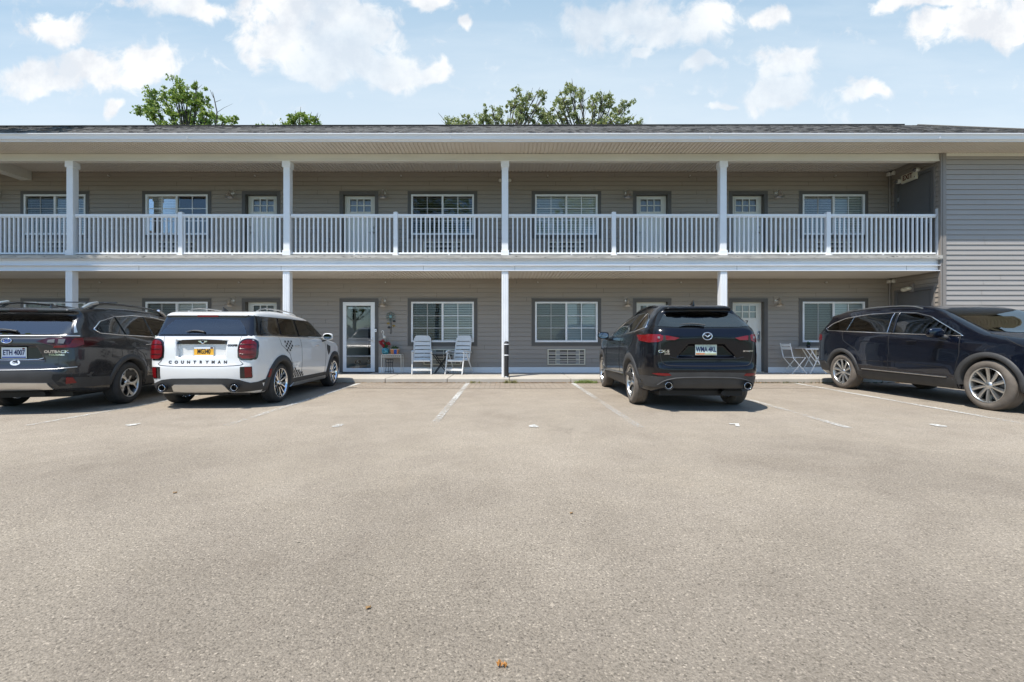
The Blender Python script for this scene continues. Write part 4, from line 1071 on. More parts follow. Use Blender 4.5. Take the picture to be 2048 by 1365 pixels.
for i, (xx, lb) in enumerate(((0, 'at the far left edge'), (467, 'left of the first door'), (769, 'right of the second door'), (1252, 'left of the third door'), (1551, 'right of the fourth door'))):
    wall_lamp((xx-CX)*.0145, 5.31, f'galvanised barn lamp on the upper wall, {lb}')
    if i: wall_lamp((xx-CX)*.0145, 2.20, f'galvanised barn lamp on the ground floor wall, {"above the white crossover" if i == 1 else "right of the glass storm door" if i == 2 else "above the blue-black crossover" if i == 3 else "right of the door numbered seven"}')
names = ['far left', 'second from the left', 'third from the left', 'fourth from the left', 'fifth from the left', 'rightmost']
for j, (lst, z, fl) in enumerate((((220, 512, 803, 1095, 1378, 1668), 5.80, 'upper'), ((203, 480, 772, 1075, 1360, 1650), 2.72, 'lower'))):
    for i, xx in enumerate(lst):
        x = (xx-CX)*.0145; t = empty('sprinkler_head', (x, DW, z), 0, f'small round sprinkler head near the {fl} porch ceiling, {names[i]}', 'sprinkler', f'sprinklers on the {fl} wall')
        m = MB(); m.lathe([(.001, -.02), (.030, -.018), (.038, -.016), (.040, -.01)], 16, 'Y'); m.build('escutcheon', 'trim_edge', t)
        m = MB(); m.tube([(0, 0, 0), (0, -.07, 0)], .010, 8); m.lathe([(.001, -.078), (.020, -.075), (.020, -.070)], 12, 'Y'); m.build('nozzle', 'metal', t)
def ac(x0, z0, label, w_=1.09, h_=.45):
    t = empty('air_conditioner_grille', (x0, DW, z0), 0, label, 'air conditioner', 'wall air conditioner grilles under the windows')
    m = MB(); m.box(0, w_, -.05, .015, 0, .03); m.box(0, w_, -.05, .015, h_-.03, h_); m.box(0, .03, -.0495, .015, .03, h_-.03); m.box(w_-.03, w_, -.0495, .015, .03, h_-.03); m.build('frame', 'exitsign', t, bevel=.004)
    m = MB()
    for x in (.24, .58, .92): m.box(x-.007, x+.007, -.040, -.03, .03, h_-.03)
    for k in (1, 2): m.box(.03, w_-.03, -.042, -.032, h_*k/3-.008, h_*k/3+.008)
    m.build('grille_bars', 'exitsign', t)
    m = MB(); m.box(.03, w_-.03, -.012, -.006, .03, h_-.03); m.build('fins', simple_cached('dark_fins', (.035, .035, .034), .5, 0, .3, 50), t)
    for xa, xb in ((.25, .36), (.82, .92)): m = MB(); m.box(xa, xb, -.03, -.012, .03, h_-.03); m.build('side_panel', simple_cached('fin_panel', (.30, .29, .26), .6), t)
for i, lb in ((0, 'far left'), (1, 'second'), (2, 'third'), (3, 'fourth'), (4, 'rightmost')):
    ac(WIN[i][0]+.36, .345+UP, f'air conditioner grille on the upper walkway below the {lb} window')
ac(WIN[1][0]+.36, .345, 'air conditioner grille low on the ground floor wall behind the white crossover')
ac(WIN[2][0]+.36, .345, 'air conditioner grille low behind the two white folding chairs')
ac(WIN[3][0]+.36, .345, 'air conditioner grille below the ground floor window beside the blue-black crossover')
ac(WIN[4][0]+.36, .345, 'air conditioner grille half hidden by the bistro table and navy crossover')

# exit sign with two heads on the return wall
zs = pz(346, XR*F/(1821-CX)); ys = XR*F/(1822-CX)
t = empty('exit_sign', (XR, ys, 5.53), 0, 'cream EXIT sign with two lamp heads above the upper grey door', 'exit sign')
m = MB(); m.box(-.085, -.016, -.24, .22, -.115, .115); m.build('housing', 'exitsign', t, bevel=.008)
vs, fs = text_mesh('EXIT', .185, .002, bold=.006, sx=.80); m = MB(); m.add([(-.086-v[2], -v[0]+.015, v[1]+.015) for v in vs], fs); m.build('lettering', 'exittext', t)
m = MB(); m.box(-.087, -.084, -.212, -.190, -.06, -.04); m.build('test_button', 'black', t)
for sg, zz in ((-1, .10), (1, -.02)):
    m = MB(); ellipsoid(m, (-.10, sg*.285, zz), (.075, .075, .062)); m.tube([(-.05, sg*.2, zz), (-.08, sg*.27, zz)], .022, 8); hd = m.build('lamp_head', 'lampwhite', t)
    m = MB(); m.lathe([(.001, -.178), (.045, -.172), (.052, -.150)], 16, 'X', (0, sg*.285, zz)); m.build('lens', 'clear', hd)
t = empty('emergency_light', (XR, XR*F/(1822-CX), 2.48), 0, 'cream twin-head emergency light on the lower return wall', 'emergency light')
m = MB(); m.box(-.07, -.016, -.13, -.02, -.10, .12); m.build('housing', 'trim_edge', t, bevel=.008)
for sg in (0, 1):
    m = MB(); ellipsoid(m, (-.10, -.02+sg*.12, -.005-sg*.02), (.075, .085, .055)); m.build('lamp_head', 'exitsign', t)
t = empty('emergency_light', (0.0, DW, 5.66), 0, 'twin-head emergency light on the upper wall, mostly behind the middle column', 'emergency light')
m = MB(); m.box(-.10, .10, -.06, -.01, -.07, .07); m.build('housing', 'lampwhite', t, bevel=.008)
for sg in (-1, 1): m = MB(); ellipsoid(m, (sg*.135, -.07, .0), (.05, .05, .05)); m.build('lamp_head', 'lampwhite', t)
for z, lb in ((5.92-.08, 'upper'), (2.83-.08, 'lower')):
    t = empty('flood_light', (XR-.06, DW-.10, z), 0, f'small white flood light in the {lb} porch corner', 'flood light', 'corner flood lights')
    m = MB(); m.box(-.06, .05, .02, .085, -.05, .05); m.build('mount', 'lampwhite', t, bevel=.006)
    m = MB(); m.lathe([(.02, .05), (.03, .0), (.062, -.07), (.066, -.085), (.05, -.10), (.001, -.105)], 20, 'Y', (.02, 0, -.0)); m.build('lamp_head', 'lampwhite', t)
    m = MB(); ellipsoid(m, (-.07, -.02, 0), (.035, .05, .035)); m.build('sensor', 'lampwhite', t)
t = empty('doorbell', (px(752.3, DW), DW-.03, 1.345), 0, 'white and black doorbell camera on the trim right of the glass door', 'doorbell')
m = MB(); m.box(-.026, .026, -.024, 0, -.055, .035); m.build('casing', 'white', t, bevel=.006)
m = MB(); m.box(-.028, .028, -.026, 0, .036, .062); m.box(-.008, .008, -.026, -.023, -.02, .0); m.build('camera_eye', 'black', t)

# protective sleeve in front of the middle column
t = empty('bollard', (.035, DF-.085, WZ), 0, 'black bollard with two white bands in front of the middle column', 'bollard')
m = MB(); m.lathe([(.058, 0), (.058, .86), (.052, .895), (.03, .915), (.001, .92)], 28); m.build('post', simple_cached('dark_bollard', (.022, .020, .019), .45, 0, .2, 6), t)
for z in (.835, .560):
    m = MB(); m.lathe([(.059, z-.012), (.0605, z-.012), (.0605, z+.012), (.059, z+.012)], 28); m.build('reflective_band', 'white', t)
m = MB(); m.lathe([(.064, 0), (.064, .02), (.059, .022)], 28); m.build('collar', 'metal', t)

# ------------------------------------------------------------------ porch furniture
def recliner(loc, rz, label):
    t = empty('folding_chair', (*loc, WZ), rz, label, 'folding chair', 'white resin folding chairs on the walk'); m_ = 'resin'; W2 = .245
    m = MB(); prof = [(-.25, .345), (-.255, .385), (-.23, .405), (.20, .385), (.20, .360), (-.22, .375)]
    m.prism(prof, -W2+.015, W2-.015, plane='YZ'); m.build('seat', m_, t, bevel=.008)
    # backrest: outer frame and curved slats with slots between
    m = MB(); n = 6; B0 = Vector((0, .17, .36)); B1 = Vector((0, .36, 1.07)); dirb = (B1-B0); nb = Vector((0, -dirb.z, dirb.y)).normalized()
    gaps = [.0, .13, .285, .435, .585, .76]
    def P(u, x, off=0): q = B0+dirb*u+nb*(off-.02*(1-(x/W2)**2)*-1); return (x, q.y, q.z)
    def hw(u): return W2-.010-.03*max(0, u-.6)-(.05*max(0, u-.93)/.07 if u > .93 else 0)
    for k in range(6):
        u0 = gaps[k]+.017 if k else 0; u1 = gaps[k+1]-.017 if k < 5 else 1.0
        us = [u0, u1] if k < 5 else [u0, .9, .96, 1.0]
        for ua, ub in zip(us[:-1], us[1:]):
            xs = np.linspace(-1, 1, 9)
            for xa, xb in zip(xs[:-1], xs[1:]):
                ia = (hw(ua)-(.0 if (k == 5 or True) else .03)); ib = hw(ub)
                f4 = [P(ua, xa*ia), P(ua, xb*ia), P(ub, xb*ib), P(ub, xa*ib)]; b4 = [P(ua, xa*ia, -.022), P(ua, xb*ia, -.022), P(ub, xb*ib, -.022), P(ub, xa*ib, -.022)]
                m.add(f4+b4, [(0,1,2,3), (7,6,5,4), (0,4,5,1), (2,6,7,3)], 0, False)
    for sg in (-1, 1): m.tube([P(0, sg*hw(0)), P(.5, sg*hw(.5)), P(.9, sg*hw(.9))], .018, 8)
    m.build('backrest', m_, t)
    for sg in (-1, 1):
        x = sg*(W2+.012)
        m = MB(); m.bar((x, -.19, .60), (x, -.33, .0), .028, .045); m.build('leg', m_, t, bevel=.008)
        m = MB(); m.bar((x+sg*.02, -.10, .58), (x+sg*.03, .32, .0), .024, .042); m.build('leg', m_, t, bevel=.008)
        m = MB(); m.tube([(x, -.27, .595), (x, -.24, .635), (x, -.12, .645), (x, .10, .62), (x, .27, .60)], [.022, .028, .028, .024, .018], 8, flat=.7); m.build('armrest', m_, t)
    m = MB(); m.bar((-W2-.01, -.295, .13), (W2+.01, -.295, .13), .024, .06); m.build('front_stretcher', m_, t, bevel=.006)
    m = MB(); m.bar((-W2-.02, .25, .10), (W2+.02, .25, .10), .02, .04); m.build('rear_stretcher', m_, t)
    return t
recliner((-2.32, 12.73), R(8), 'white folding chair left of the small black table, below the window')
recliner((-1.29, 12.72), R(-20), 'white folding chair right of the small black table, turned inward')
t = empty('side_table', (-1.80, 12.86, WZ), 0, 'small black folding table between the two white chairs', 'table')
m = MB(); m.box(-.24, .24, -.20, .20, .53, .548); m.build('tabletop', 'gloss_black', t, bevel=.004)
for y_ in (-.17, .17):
    for s_ in (-1, 1): m = MB(); m.bar((s_*.20, y_, .53), (-s_*.19, y_, 0), .014, .022); m.build('leg', 'black', t)
m = MB(); m.bar((0, -.17, .26), (0, .17, .26), .012, .012); m.build('stretcher', 'black', t)

# white wire plant stand and what stands on and under it
X0, X1 = px(762.5, 12.82), px(799, 12.82); xc = (X0+X1)/2+.03
t = empty('plant_stand', (xc, 12.93, WZ), 0, 'cream wire plant stand with scrolled apron beside the glass door', 'plant stand')
hw_ = .275; 
for sx_ in (-1, 1):
    for sy_ in (-1, 1): m = MB(); m.bar((sx_*hw_, sy_*.13, 0), (sx_*hw_, sy_*.13, .53), .014, .014); m.build('leg', 'lampwhite', t)
m = MB()
for sy_ in (-1, 1): m.bar((-hw_, sy_*.13, .53), (hw_, sy_*.13, .53), .014, .016); m.bar((-hw_, sy_*.13, .46), (hw_, sy_*.13, .46), .008, .008)
for sx_ in (-1, 1): m.bar((sx_*hw_, -.13, .53), (sx_*hw_, .13, .53), .014, .014); m.bar((sx_*hw_, -.13, .46), (sx_*hw_, .13, .46), .008, .008)
for k in range(9): xx = -.24+k*.06; m.tube([(xx+.024*math.cos(a), -.13, .495+.028*math.sin(a)) for a in np.linspace(0, 2*math.pi, 10, endpoint=False)], .004, 5, closed=True)
m.build('scrolled_apron', 'lampwhite', t)
m = MB(); 
for k in range(9): m.bar((-hw_, -.12+k*.03, .528), (hw_, -.12+k*.03, .528), .006, .006)
m.build('wire_top', 'lampwhite', t)
t = empty('wire_stool', (xc-.10, 12.98, WZ), 0, 'round dark wire plant stool under the cream plant stand', 'plant stand')
for z_, r_ in ((.39, .11), (.30, .095), (.05, .12)): m = MB(); m.tube([(r_*math.cos(a), r_*math.sin(a), z_) for a in np.linspace(0, 2*math.pi, 18, endpoint=False)], .005, 5, closed=True); m.build('ring', 'cladding', t)
for k in range(4):
    a = k*math.pi/2+.5; m = MB(); m.tube([(.11*math.cos(a), .11*math.sin(a), .39), (.085*math.cos(a), .085*math.sin(a), .2), (.13*math.cos(a), .13*math.sin(a), 0)], .006, 6); m.build('leg', 'cladding', t)
ztop = WZ+.54
def leaves(mb, c, r, n, size, rnd, mi=0, up=.4):
    for _ in range(n):
        d = Vector((rnd.gauss(0, 1), rnd.gauss(0, 1), rnd.gauss(0, 1)+up)).normalized(); p = Vector(c)+Vector((d.x*r[0], d.y*r[1], d.z*r[2]))*rnd.uniform(.3, 1)
        u = Vector((rnd.gauss(0, 1), rnd.gauss(0, 1), rnd.gauss(0, 1))).normalized(); v = u.orthogonal().normalized(); s_ = size*rnd.uniform(.6, 1.3)
        mb.add([p-u*s_, p+v*s_*.5, p+u*s_, p-v*s_*.5], [(0,1,2,3)], mi)
rnd = random.Random(4)
t = empty('flower_pot', (px(771, 12.93), 12.93, ztop), 0, 'teal patterned pot holding red flowers on the cream stand', 'flower pot')
m = MB(); m.lathe([(.001, 0), (.075, 0), (.10, .05), (.108, .10), (.10, .145), (.085, .16), (.092, .172), (.080, .172), (.075, .13), (.001, .13)], 24); m.build('pot', 'teal', t)
m = MB(); leaves(m, (0, 0, .24), (.10, .09, .12), 90, .035, rnd)
for k in range(12): m.tube([(rnd.uniform(-.03, .03), rnd.uniform(-.03, .03), .13), (rnd.uniform(-.12, .1), rnd.uniform(-.1, .05), rnd.uniform(.3, .5))], .004, 5)
m.build('foliage', 'green', t)
m = MB()
for (fx, fz, n_) in ((-.11, .30, 50), (-.07, .37, 25), (-.05, .25, 40), (.05, .30, 26), (.10, .31, 30), (.12, .25, 12), (-.14, .34, 26)): leaves(m, (fx, -.04, fz), (.055, .045, .05), n_, .026, rnd)
m.build('blossoms', 'flower', t)
t = empty('planter', (px(790, 12.93), 12.93, ztop), 0, 'orange and blue striped planter with dark succulents on the cream stand', 'planter')
m = MB(); m.prism([(-.10, 0), (.10, 0), (.118, .145), (-.118, .145)], -.06, .06); p_ = m.build('pot', 'orange', t, bevel=.006)
m = MB(); m.box(-.02, .065, -.064, -.058, .01, .135); m.build('blue_panel', 'blue', p_)
m = MB(); m.box(-.12, .12, -.066, .066, .14, .15); m.build('rim', 'lampwhite', p_)
m = MB(); leaves(m, (0, 0, .17), (.11, .05, .06), 120, .028, rnd); m.build('succulents', 'green', t)
t = empty('heron_ornament', (px(766, 12.90), 12.90, ztop), 0, 'white bird ornament with curled neck rising above the red flowers', 'garden ornament')
m = MB(); m.tube([(-.03, 0, .60), (-.045, 0, .64), (-.02, 0, .675), (.012, 0, .66), (.02, 0, .61), (.0, 0, .565), (.01, 0, .53)], [.006, .011, .013, .013, .012, .014, .018], 8); m.build('neck', 'lampwhite', t)
m = MB(); ellipsoid(m, (.035, 0, .49), (.040, .03, .045)); m.build('body', 'lampwhite', t)
m = MB(); m.tube([(.03, 0, .46), (.02, 0, .16)], .004, 5); m.build('stake', 'black', t)
# metal flower on the wall
t = empty('metal_flower', (px(782, DW), DW-.025, 0), 0, 'metal daisy wall art with blue-green petals and small leaves', 'wall art')
zc_ = pz(634, DW)
for k in range(8):
    a = k*math.pi/4; m = MB(); c_ = Vector((math.cos(a)*.085, -.02, zc_+math.sin(a)*.085)); u = Vector((math.cos(a), 0, math.sin(a))); v = Vector((-math.sin(a), 0, math.cos(a)))
    m.tube([c_+u*.052*math.cos(b)+v*.034*math.sin(b) for b in np.linspace(0, 2*math.pi, 12, endpoint=False)], .006, 5, closed=True)
    m.build('petal', simple_cached('verdigris', (.08, .16, .15), .5, .3, .3, 20), t)
m = MB(); m.lathe([(.001, -.035), (.035, -.030), (.045, -.015)], 16, 'Y', (0, 0, zc_)); m.build('flower_centre', simple_cached('pale_teal', (.22, .38, .38), .5, 0, .4, 30), t)
m = MB(); m.tube([(0, -.01, zc_-.05), (.015, -.01, zc_-.25), (.005, -.01, zc_-.50)], .008, 6); m.build('stem', 'black', t)
for (dx_, dz_, mt) in ((-.07, -.19, 'yellow'), (.10, -.13, 'black'), (.09, -.26, 'yellow'), (-.05, -.31, 'black')):
    m = MB(); c_ = Vector((dx_, -.012, zc_+dz_)); m.add([c_+Vector((.045*math.cos(b), 0, .030*math.sin(b))) for b in np.linspace(0, 2*math.pi, 10, endpoint=False)]+[c_+Vector((0, -.012, 0))], [(k, (k+1) % 10, 10) for k in range(10)])
    m.build('metal_leaf', simple_cached('brass_leaf', (.30, .20, .05), .5, .4) if mt == 'yellow' else 'cladding', t)
t = empty('doormat', ((DOOR[1][0]+DOOR[1][1])/2, 12.95, WZ), 0, 'dark doormat in front of the glass storm door', 'doormat')
m = MB(); m.box(-.40, .40, -.17, .20, .001, .018); m.build('mat', simple_cached('dark_mat', (.035, .032, .03), .95, 0, .4, 30), t, bevel=.004)

# two small dogs sitting behind the glass door
def dog(loc, rz, label, dark):
    def el(c, r): return lambda a, b, d: (np.sqrt(((a-c[0])/r[0])**2+((b-c[1])/r[1])**2+((d-c[2])/r[2])**2)-1)*min(r)
    parts_ = [(el((0, .05, .13), (.085, .11, .12)), .03), (el((0, -.01, .19), (.07, .07, .10)), .03), (el((0, -.035, .305), (.068, .065, .062)), .02),
              (el((0, -.10, .285), (.034, .035, .026)), .015), (el((.068, -.02, .29), (.018, .032, .058)), .01), (el((-.068, -.02, .29), (.018, .032, .058)), .01),
              (el((.04, -.06, .09), (.026, .03, .10)), .02), (el((-.04, -.06, .09), (.026, .03, .10)), .02), (el((.04, -.085, .018), (.028, .042, .020)), .012), (el((-.04, -.085, .018), (.028, .042, .020)), .012),
              (el((.085, .03, .05), (.035, .07, .05)), .02), (el((-.085, .03, .05), (.035, .07, .05)), .02), (el((.02, .16, .16), (.03, .05, .07)), .02)]
    def fn(a, b, d):
        r = None
        for f_, k in parts_: v = f_(a, b, d); r = v if r is None else smin(r, v, k)
        return r
    def mf(c): return ((c[:, 2] > .27) & (np.abs(c[:, 0]) > .042) | (c[:, 1] > .08) | ((c[:, 2] > .33) & (np.abs(c[:, 0]) > .02)))*1
    t = empty('dog', (*loc, WZ), rz, label, 'dog', 'small dogs waiting behind the glass door')
    sdf_object('body', fn, (-.15, -.18, -.02), (.15, .25, .42), .012, ['furwhite', 'furbrown'] if not dark else ['furwhite', 'black'], t, mf)
    m = MB()
    for sg in (-1, 1): ellipsoid(m, (sg*.028, -.095, .318), (.011, .008, .011))
    ellipsoid(m, (0, -.132, .293), (.012, .010, .009)); m.build('eyes_and_nose', 'black', t)
dog((-4.33, 13.40), R(12), 'small tan and white dog sitting behind the glass door, nearer its hinge side', False)
dog((-3.99, 13.42), R(-6), 'small black and white dog sitting behind the glass door, nearer its handle', True)

# bistro chair and table
t = empty('bistro_chair', (px(1589, 12.86), 12.86, WZ), R(96), 'white folding bistro chair with two-slat back beside the bistro table', 'bistro chair')
S = 'bistro'   # local -Y is the front
m = MB()
for k in range(5): m.box(-.19, .19, -.20+k*.085, -.20+k*.085+.065, .445, .458)
m.build('seat', S, t, bevel=.003)
for z0_, y0_ in ((.80, .275), (.71, .255)): m = MB(); m.bar((-.205, y0_, z0_), (.205, y0_, z0_), .012, .070, up=Vector((0, 1, 0)) if False else Vector((0, 0, 1))); m.build('backrest', S, t, bevel=.003)
for sg in (-1, 1):
    m = MB(); m.bar((sg*.19, .285, .85), (sg*.19, .19, .445), .012, .022); m.bar((sg*.19, .19, .445), (sg*.19, -.22, 0), .012, .022); m.build('leg', S, t)
    m = MB(); m.bar((sg*.175, -.19, .445), (sg*.175, .21, 0), .012, .022); m.build('leg', S, t)
m = MB(); m.bar((-.19, -.20, .02), (.19, -.20, .02), .01, .01); m.bar((-.175, .19, .02), (.175, .19, .02), .01, .01); m.bar((-.175, .08, .15), (.175, .08, .15), .01, .01); m.build('stretcher', S, t)
xt0 = px(1600.5, 12.9); t = empty('bistro_table', (xt0+.36, 12.90, WZ), 0, 'white folding bistro table under the rightmost ground floor window', 'bistro table')
m = MB(); m.box(-.36, .36, -.22, .22, .700, .715); m.box(-.36, .36, -.222, -.216, .675, .70); m.build('tabletop', S, t, bevel=.003)
for sy_ in (-.18, .18):
    for s_ in (-1, 1): m = MB(); m.bar((s_*.17-.02, sy_, .70), (-s_*.22+.02, sy_, 0), .014, .024); m.build('leg', S, t)
for s_ in (-1, 1):
    m = MB(); m.bar((s_*.33, -.18, .70), (s_*.05, -.18, .34), .010, .018); m.build('brace', S, t)
m = MB(); m.bar((.21, -.18, .05), (.21, .18, .05), .01, .012); m.bar((-.18, -.18, .05), (-.18, .18, .05), .01, .012); m.build('stretcher', S, t)
t = empty('potted_plant', (px(1617, 12.9), 12.9, WZ+.716), 0, 'small plant in a black pot on the bistro table', 'potted plant')
m = MB(); m.lathe([(.001, 0), (.042, 0), (.055, .10), (.049, .10), (.045, .085), (.001, .085)], 18); m.build('pot', 'gloss_black', t)
m = MB(); leaves(m, (0, 0, .12), (.06, .06, .07), 90, .022, rnd); m.build('foliage', 'green', t)
# pots on the upper walkway
def pot_plant(x, y, mat, lb, h, r, kind):
    t = empty('potted_plant', (x, y, DZ), 0, lb, 'potted plant', 'pots on the upper walkway')
    m = MB(); m.lathe([(.001, 0), (r*.85, 0), (r, h), (r*.9, h), (r*.88, h*.85), (.001, h*.85)], 22); m.build('pot', mat, t)
    m = MB()
    if kind == 'spear':
        for k in range(16):
            a = rnd.uniform(0, 6.28); b_ = rnd.uniform(0, .07); L = rnd.uniform(.22, .46); p = Vector((math.cos(a)*b_, math.sin(a)*b_, h*.85)); tip = p+Vector((math.cos(a)*.10, math.sin(a)*.10, L)); s_ = Vector((-math.sin(a), math.cos(a), 0))*.016
            m.add([p-s_, p+s_, (p+tip)/2+s_*1.3, tip, (p+tip)/2-s_*1.3], [(0,1,2,3,4)])
    else: leaves(m, (0, 0, h+.05), (.10, .10, .12), 120, .035, rnd)
    m.build('foliage', 'green', t)
pot_plant(px(1556, 13.0), 13.0, 'yellow', 'yellow pot with spiky leaves on the upper walkway behind the railing', .20, .11, 'spear')
pot_plant(px(1577, 13.0), 13.0, 'blue', 'blue pot with a bushy plant on the upper walkway behind the railing', .22, .09, 'bush')
pot_plant(px(592, 12.9), 12.9, 'black', 'dark pot with a small plant right of the second upper column', .14, .09, 'bush')
t = empty('outlet_cover', (px(1374, DW), DW-.016, 3.58), 0, 'small dark outlet box low on the upper wall', 'outlet')
m = MB(); m.box(-.05, .05, -.03, 0, -.07, .07); m.build('cover', 'trim', t, bevel=.005)

# weeds and litter along the kerb
def weeds(name, x0, x1, n, h, lb, mat='weed', seed=1, y=11.19):
    r_ = random.Random(seed); m = MB()
    for _ in range(n):
        x = r_.uniform(x0, x1); yy = y-r_.uniform(0, .10); a = r_.uniform(0, 6.28); L = h*r_.uniform(.4, 1.2); lean = r_.uniform(.2, .9)
        p = Vector((x, yy, .0)); mid = p+Vector((math.cos(a)*L*lean*.4, math.sin(a)*L*lean*.25-.01, L*.65)); tip = p+Vector((math.cos(a)*L*lean, math.sin(a)*L*lean*.5-.03, L*.85)); s_ = Vector((-math.sin(a), math.cos(a), 0))*.005
        m.add([p-s_, p+s_, mid+s_, tip, mid-s_], [(0,1,2,3,4)])
    o = m.build(name, mat); tag(o, lb, 'weeds', kind='stuff'); return o
weeds('grass_tuft', 1.68, 2.25, 200, .085, 'tuft of grass against the kerb by the blue-black crossover', 'bright', 1)
weeds('grass_tuft', 1.80, 2.15, 90, .11, 'taller green blades within the grass tuft at the kerb', 'bright', 2)
weeds('kerb_weeds', -.02, .30, 110, .10, 'thin weeds at the kerb below the black bollard', 'weed', 3)
weeds('kerb_weeds', -.85, -.60, 50, .07, 'weed clump at the kerb', 'weed', 4)
weeds('kerb_weeds', 5.9, 9.2, 160, .06, 'sparse weeds along the right kerb', 'green', 5)
r_ = random.Random(9); m = MB()
for _ in range(9000):
    x = r_.uniform(-13.5, 14.5); 
    if r_.random() > .35+.65*(math.sin(x*2.3)*.5+.5): continue
    y_ = 11.205-abs(r_.gauss(0, .035)); s_ = r_.uniform(.008, .026); a = r_.uniform(0, 6.28); z_ = .008+r_.uniform(0, .012)
    m.add([(x+math.cos(a)*s_, y_+math.sin(a)*s_, z_), (x-math.sin(a)*s_*.6, y_+math.cos(a)*s_*.6, z_+r_.uniform(0, .01)), (x-math.cos(a)*s_, y_-math.sin(a)*s_, z_), (x+math.sin(a)*s_*.6, y_-math.cos(a)*s_*.6, z_)], [(0,1,2,3)])
o = m.build('leaf_litter', 'litter'); tag(o, 'dry brown leaf litter gathered along the foot of the kerb', 'leaf litter', kind='stuff')
d = CH*F/(1333-CY); m = MB()
for (ox, oy, s_, a) in ((-.010, 0, .014, .3), (.004, -.004, .012, 1.6), (.012, -.010, .009, 2.6)):
    pts = [(px(1004, d)+ox+s_*(1 if k % 2 else .5)*math.cos(a+k*math.pi/5)*.8, d+oy+s_*(1 if k % 2 else .5)*math.sin(a+k*math.pi/5), .004+.008*((k*7) % 3)) for k in range(10)]
    m.add(pts+[(px(1004, d)+ox, d+oy, .012)], [(k, (k+1) % 10, 10) for k in range(10)])
o = m.build('fallen_leaf', 'leafor'); tag(o, 'crumpled orange dead leaf on the asphalt at the bottom of the view', 'leaf')
for (xx, yy_, s_, lb) in ((350, 987, .02, 'left'), (737, 1218, .016, 'centre'), (1143, 1028, .016, 'right')):
    d = CH*F/(yy_-CY); m = MB(); m.add([(px(xx, d)+math.cos(k)*s_*(.6+.4*math.sin(k*2.3)), d+math.sin(k)*s_*.6, .003+.006*(k % 2)) for k in range(6)], [(0,1,2,3,4,5)])
    tag(m.build('dark_leaf_scrap', 'litter'), f'tiny dark leaf scrap lying on the asphalt, {lb} of the lot', 'leaf')

# ------------------------------------------------------------------ trees
def tree(name, base, clusters, leafmat, label, leaf=.11, per=150, seed=1, cat='tree', group=None, trunk_r=.28, rad=.75, mid=None, dead=None):
    r_ = random.Random(seed); b = Vector((base[0], base[1], 0)); t = empty(name, b, 0, label, cat, group)
    br = MB(); cs = [Vector(c)-b for c in clusters]
    top = max(c.z for c in cs); m0 = sum(cs, Vector())/len(cs)
    hub = [Vector((m0.x*.15*k+r_.uniform(-.1, .1), m0.y*.15*k, top*f)) for k, f in ((0, 0), (1, .25), (2, .42), (3, .58), (4, .74))]
    br.tube(hub, [trunk_r, trunk_r*.8, trunk_r*.62, trunk_r*.45, trunk_r*.25], 10)
    for c in cs:
        h = min(hub[1:], key=lambda q: abs(q.z-(c.z-(c-Vector((q.x, q.y, c.z))).length*.9))); mid_ = (h+c)/2+Vector((0, 0, -.15))+Vector((r_.uniform(-.2, .2), r_.uniform(-.2, .2), 0))
        br.tube([h, mid_, c, c+(c-mid_)*.25], [.075, .045, .02, .008], 6)
        for k in range(4):
            e = c+Vector((r_.gauss(0, 1), r_.gauss(0, 1), r_.gauss(.4, .8)))*rad*.5; br.tube([mid_.lerp(c, r_.uniform(.4, 1)), e], [.018, .005], 4)
    if dead:
        P = [Vector(p)-b for p in dead[0]]; br.tube(P, [.05, .035, .025, .010][:len(P)], 5)
        for Q in dead[1:]: br.tube([Vector(p)-b for p in Q], [.018, .010, .005][:len(Q)], 4)
    br.build('trunk', 'bark', t)
    lf = MB()
    for c in cs:
        subs = [c+Vector((r_.gauss(0, 1), r_.gauss(0, 1), r_.gauss(0, .8)))*rad*.52 for _ in range(7)]
        for s_ in subs:
            sr = rad*r_.uniform(.22, .48)
            for _ in range(int(per/7*r_.uniform(.6, 1.3))):
                p = s_+Vector((r_.gauss(0, 1), r_.gauss(0, 1), r_.gauss(0, 1)))*sr*.55
                n = Vector((r_.gauss(0, 1), r_.gauss(0, 1), r_.gauss(.5, 1))).normalized(); u = n.orthogonal().normalized(); u = (Matrix.Rotation(r_.uniform(0, 6.28), 3, n) @ u); v = n.cross(u); L = leaf*r_.uniform(.6, 1.25)
                lf.add([p-u*L*.5, p-u*L*.1+v*L*.38, p+u*L*.55, p-u*L*.1-v*L*.38], [(0,1,2,3)])
    lf.build('crown', leafmat, t, fix=False)
    return t
def at(x, y, d): return (px(x, d), d, pz(y, d))
def fill(base, z0, z1, rad, n, seed):
    r_ = random.Random(seed); out = []
    for _ in range(n): a = r_.uniform(0, 6.28); q = math.sqrt(r_.random())*rad; out.append((base[0]+q*math.cos(a), base[1]+q*math.sin(a), r_.uniform(z0, z1)))
    return out
D1 = 27.0
c1 = [(303,188),(300,205),(312,215),(305,228),(330,192),(335,212),(345,228),(352,170),(360,182),(350,198),(365,200),(375,188),(392,178),(398,195),(385,205),(390,218),(368,225),(378,238),(360,250),(375,252),(408,205),(415,228),(425,235),(405,238),(330,252),(345,258),(312,240),(448,245),(462,250),(440,258),(288,222),(418,252),(395,250),(385,262),(350,268),(410,270),(320,270)]
cl1 = [at(x, y, D1+random.uniform(-1.2, 1.2)) for x, y in c1]; B1_ = (px(368, D1), D1)
dd = lambda x, y: at(x, y, D1-.8)
